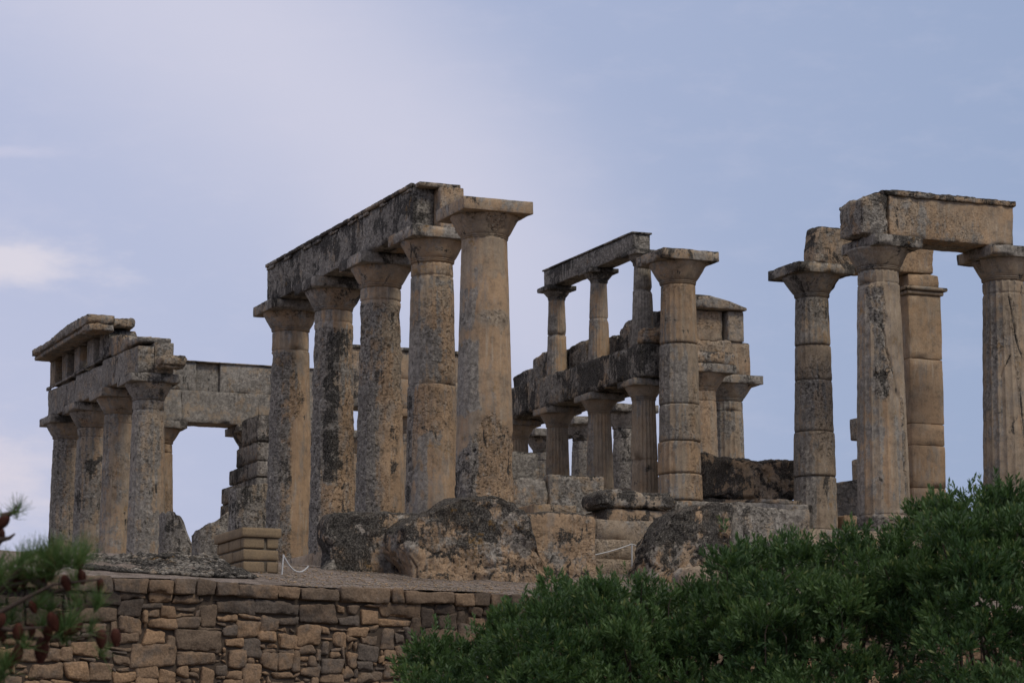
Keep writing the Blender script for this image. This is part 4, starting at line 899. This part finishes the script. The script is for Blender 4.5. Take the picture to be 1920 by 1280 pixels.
# far shrub at the left horizon
def farshrub():
    rg = np.random.default_rng(9); c0 = np.array([-6.6, 10.0, -.55]); t_ = thing('shrub', 'Distant round green bush on the left horizon beside the leftmost column', 'shrub', tuple(c0))
    Cs = []; Ds = []
    for k in range(26):
        c_ = c0+np.array([rg.uniform(-1.9, 1.5), rg.uniform(-.5, .8), rg.uniform(-.5, .18)]); d = rg.normal(size=(130, 3)); d /= np.linalg.norm(d, axis=1, keepdims=True)
        Cs.append(c_+d*.3); Ds.append(d+np.array([0, 0, .5]))
    V, F, W_ = leaf_shoots(np.concatenate(Cs), np.concatenate(Ds), np.full(26*130, .1), .06, 10); mk('foliage', V, F, LEAF, t_, W_, False)
    br = MB()
    for k in range(7): tmb(br, [c0+np.array([0, 0, -.8]), c0+np.array([rg.uniform(-1.3, 1), rg.uniform(-.3, .3), .1])], [.03, .006], 5)
    br.build('branches', BARK, t_)
farshrub()

# ------------------------------------------------------------------ pine in the near left
pn = thing('pine_tree', 'Blurred pine branches with needle tufts and hanging brown cones at the lower left', 'pine tree', (-16.6, -33.4, -6.4))
DP = 10.5
def P3(l): return [pt(u, v, DP+dd) for u, v, dd in l]
trunk = MB(); tmb(trunk, [(-16.9, -33.0, -6.45), (-16.86, -33.0, -5.2), (-16.8, -33.0, -3.8), (-16.85, -33.05, -2.4)], [.10, .085, .07, .04], 10)
trunk.build('trunk', BARK, pn)
br = MB()
tw = [
 [(-420,1230,.2),(-200,1110,.1),(-40,1010,0),(0,982,0),(22,962,0),(32,946,0)], [(5,968,0),(20,962,0),(33,957,0)], [(-30,1012,0),(0,1012,0),(18,1008,0),(28,1000,0)],
 [(-420,1260,0),(-150,1180,.1),(0,1105,.1),(60,1085,.1),(140,1055,.1)], [(-300,1240,0),(-60,1165,0),(0,1148,0),(50,1120,0),(100,1095,0),(190,1085,0)],
 [(-300,1260,.2),(-60,1200,.2),(20,1192,.2),(100,1200,.2),(170,1192,.2),(205,1180,.2)], [(60,1085,.1),(100,1110,.1),(140,1100,.1)],
 [(-380,1240,.3),(-100,1130,.3),(20,1060,.3),(60,1030,.3)], [(100,1200,.2),(150,1140,.2),(190,1120,.2),(183,1100,.2)], [(-150,1180,.1),(-20,1240,.1),(40,1235,.1)], [(-60,1165,0),(20,1180,0),(85,1175,0)],[(0,1105,.1),(40,1065,.1),(48,1040,.1)]]
for l in tw: tmb(br, P3(l), np.linspace(.016, .0035, len(l)), 6)
br.build('branches', BARK, pn)
rg = np.random.default_rng(33)
tufts = [(34,943,.35),(30,955,.3),(2,965,.25),(60,1040,1.1),(78,1030,.8),(38,1045,.9),(108,1050,1.3),(100,1030,1.2),(145,1048,1.3),(155,1035,1.3),(125,1040,1),(95,1045,1.2),(20,1090,1.4),(0,1080,1.4),(60,1075,1.3),(90,1070,1.4),(140,1085,1.0),(70,1125,1.0),(95,1130,.9),(130,1160,1.1),(115,1175,1.1),(120,1190,.8),(80,1165,1.0),(183,1120,.8),(180,1130,.6),(10,1240,1.3),(0,1180,1.2),(20,1150,1.0),(-20,1120,1.4),(145,1120,.7),(170,1170,.6),(0,1260,1.3),(45,1200,.7),(-10,1060,1.2),(30,1070,1.2),(190,1215,.5),(-40,1150,1.3),(-40,1220,1.4),(75,1060,1.2)]
NV = []; NW = []
for (u, v, s) in tufts:
    c_ = pt(u, v+8, DP+rg.uniform(-.1, .2)); n = int(60*s)+24
    ax = np.array([0, 0, .9])+CR[0]*rg.uniform(-.5, .5); L = .10*(.55+.45*s)
    for k in range(n):
        d = ax+rg.normal(size=3)*.5; d /= np.linalg.norm(d); l = L*rg.uniform(.6, 1.1); sd_ = np.cross(d, rg.normal(size=3)); sd_ /= np.linalg.norm(sd_)
        b0 = c_+rg.normal(size=3)*.006-ax*.02*rg.uniform(0, 1)
        NV.append(np.array([b0-sd_*.0014, b0+sd_*.0014, b0+d*l+sd_*.0005+np.array([0,0,-.004]), b0+d*l-sd_*.0005+np.array([0,0,-.004])])); t = rg.uniform(0, 1)
        NW.append(np.tile([t, rg.uniform(0, 1), 0, 0], (4, 1)))
V = np.concatenate(NV); mk('needles', V, np.arange(len(V)).reshape(-1, 4), NEEDLE, pn, np.concatenate(NW), False)
def cone_mesh():
    V = []; F = []; L = .075; R0 = .019
    for i in range(13):
        for k in range(8):
            t = (i+.5)/13; a_ = (k+(i % 2)*.5)/8*2*math.pi; rr = R0*math.sin(math.pi*(.12+.80*t)**.8)*1.05+.003; z = -L*t
            d = np.array([math.cos(a_), math.sin(a_), 0]); s = np.array([-math.sin(a_), math.cos(a_), 0]); w_ = .0085*(rr/R0)+.002
            b0 = d*rr*.35+np.array([0, 0, z+.010]); n = len(V)
            V += [b0-s*w_*.5, b0+s*w_*.5, d*rr+s*w_+np.array([0, 0, z]), d*(rr+.0035)+np.array([0, 0, z-.004]), d*rr-s*w_+np.array([0, 0, z]), d*rr*.7+np.array([0, 0, z-.006])]
            F += [(n, n+1, n+2, n+4), (n+4, n+2, n+3), (n+2, n+5, n+3), (n+3, n+5, n+4)]
    n = len(V); m_ = 10
    for i in range(9):
        t = i/8; rr = R0*.8*math.sin(math.pi*(.1+.8*t)**.8)
        for k in range(m_): V.append(np.array([math.cos(k/m_*6.2832)*rr, math.sin(k/m_*6.2832)*rr, -L*t]))
    for i in range(8):
        for k in range(m_): F.append((n+i*m_+k, n+i*m_+(k+1)%m_, n+(i+1)*m_+(k+1)%m_, n+(i+1)*m_+k))
    return np.array(V), F
CV, CF = cone_mesh()
cones = [(14,968,40,1.15),(2,992,15,1.2),(110,1150,-35,1.05),(58,1128,-25,.8),(95,1060,0,1.0),(80,1080,10,1.25),(120,1080,-20,1.0),(150,1050,0,.7),(152,1070,-10,.9),(95,1150,-20,1.2),(152,1168,60,1.25),(190,1182,0,1.15),(216,1180,-5,1.1),(80,1200,5,1.5),(75,1195,-10,.9),(35,1170,5,1.1),(60,1172,0,.8),(45,1070,0,1.1),(5,1150,20,1.1),(188,1085,0,.8),(0,1175,-15,1.0),(35,1210,5,1.1),(92,1180,10,.9),(28,1080,0,1.),(20,1225,0,1.),(100,1172,50,.9)]
first = None
for i, (u, v, an, s) in enumerate(cones):
    if first is None:
        o = mk('pine_cone', CV, CF, CONE, None, None, False); first = o
    else:
        o = first.copy(); COL.objects.link(o)
    o.parent = pn; o.matrix_parent_inverse = pn.matrix_world.inverted()
    o.matrix_world = Matrix.Translation(Vector(pt(u, v, DP+rg.uniform(-.05, .15)))) @ Matrix.Rotation(math.radians(an), 4, Vector(CR[2])) @ Matrix.Scale(s*.74, 4)
    o.matrix_basis = Matrix.Translation(Vector(pt(u, v, DP+(i % 3)*.06))) @ Matrix.Rotation(math.radians(an), 4, Vector(CR[2])) @ Matrix.Scale(s*.74, 4)
print('verts', sum(len(o.data.vertices) for o in bpy.data.objects if o.type == 'MESH'), 'objs', len(bpy.data.objects))
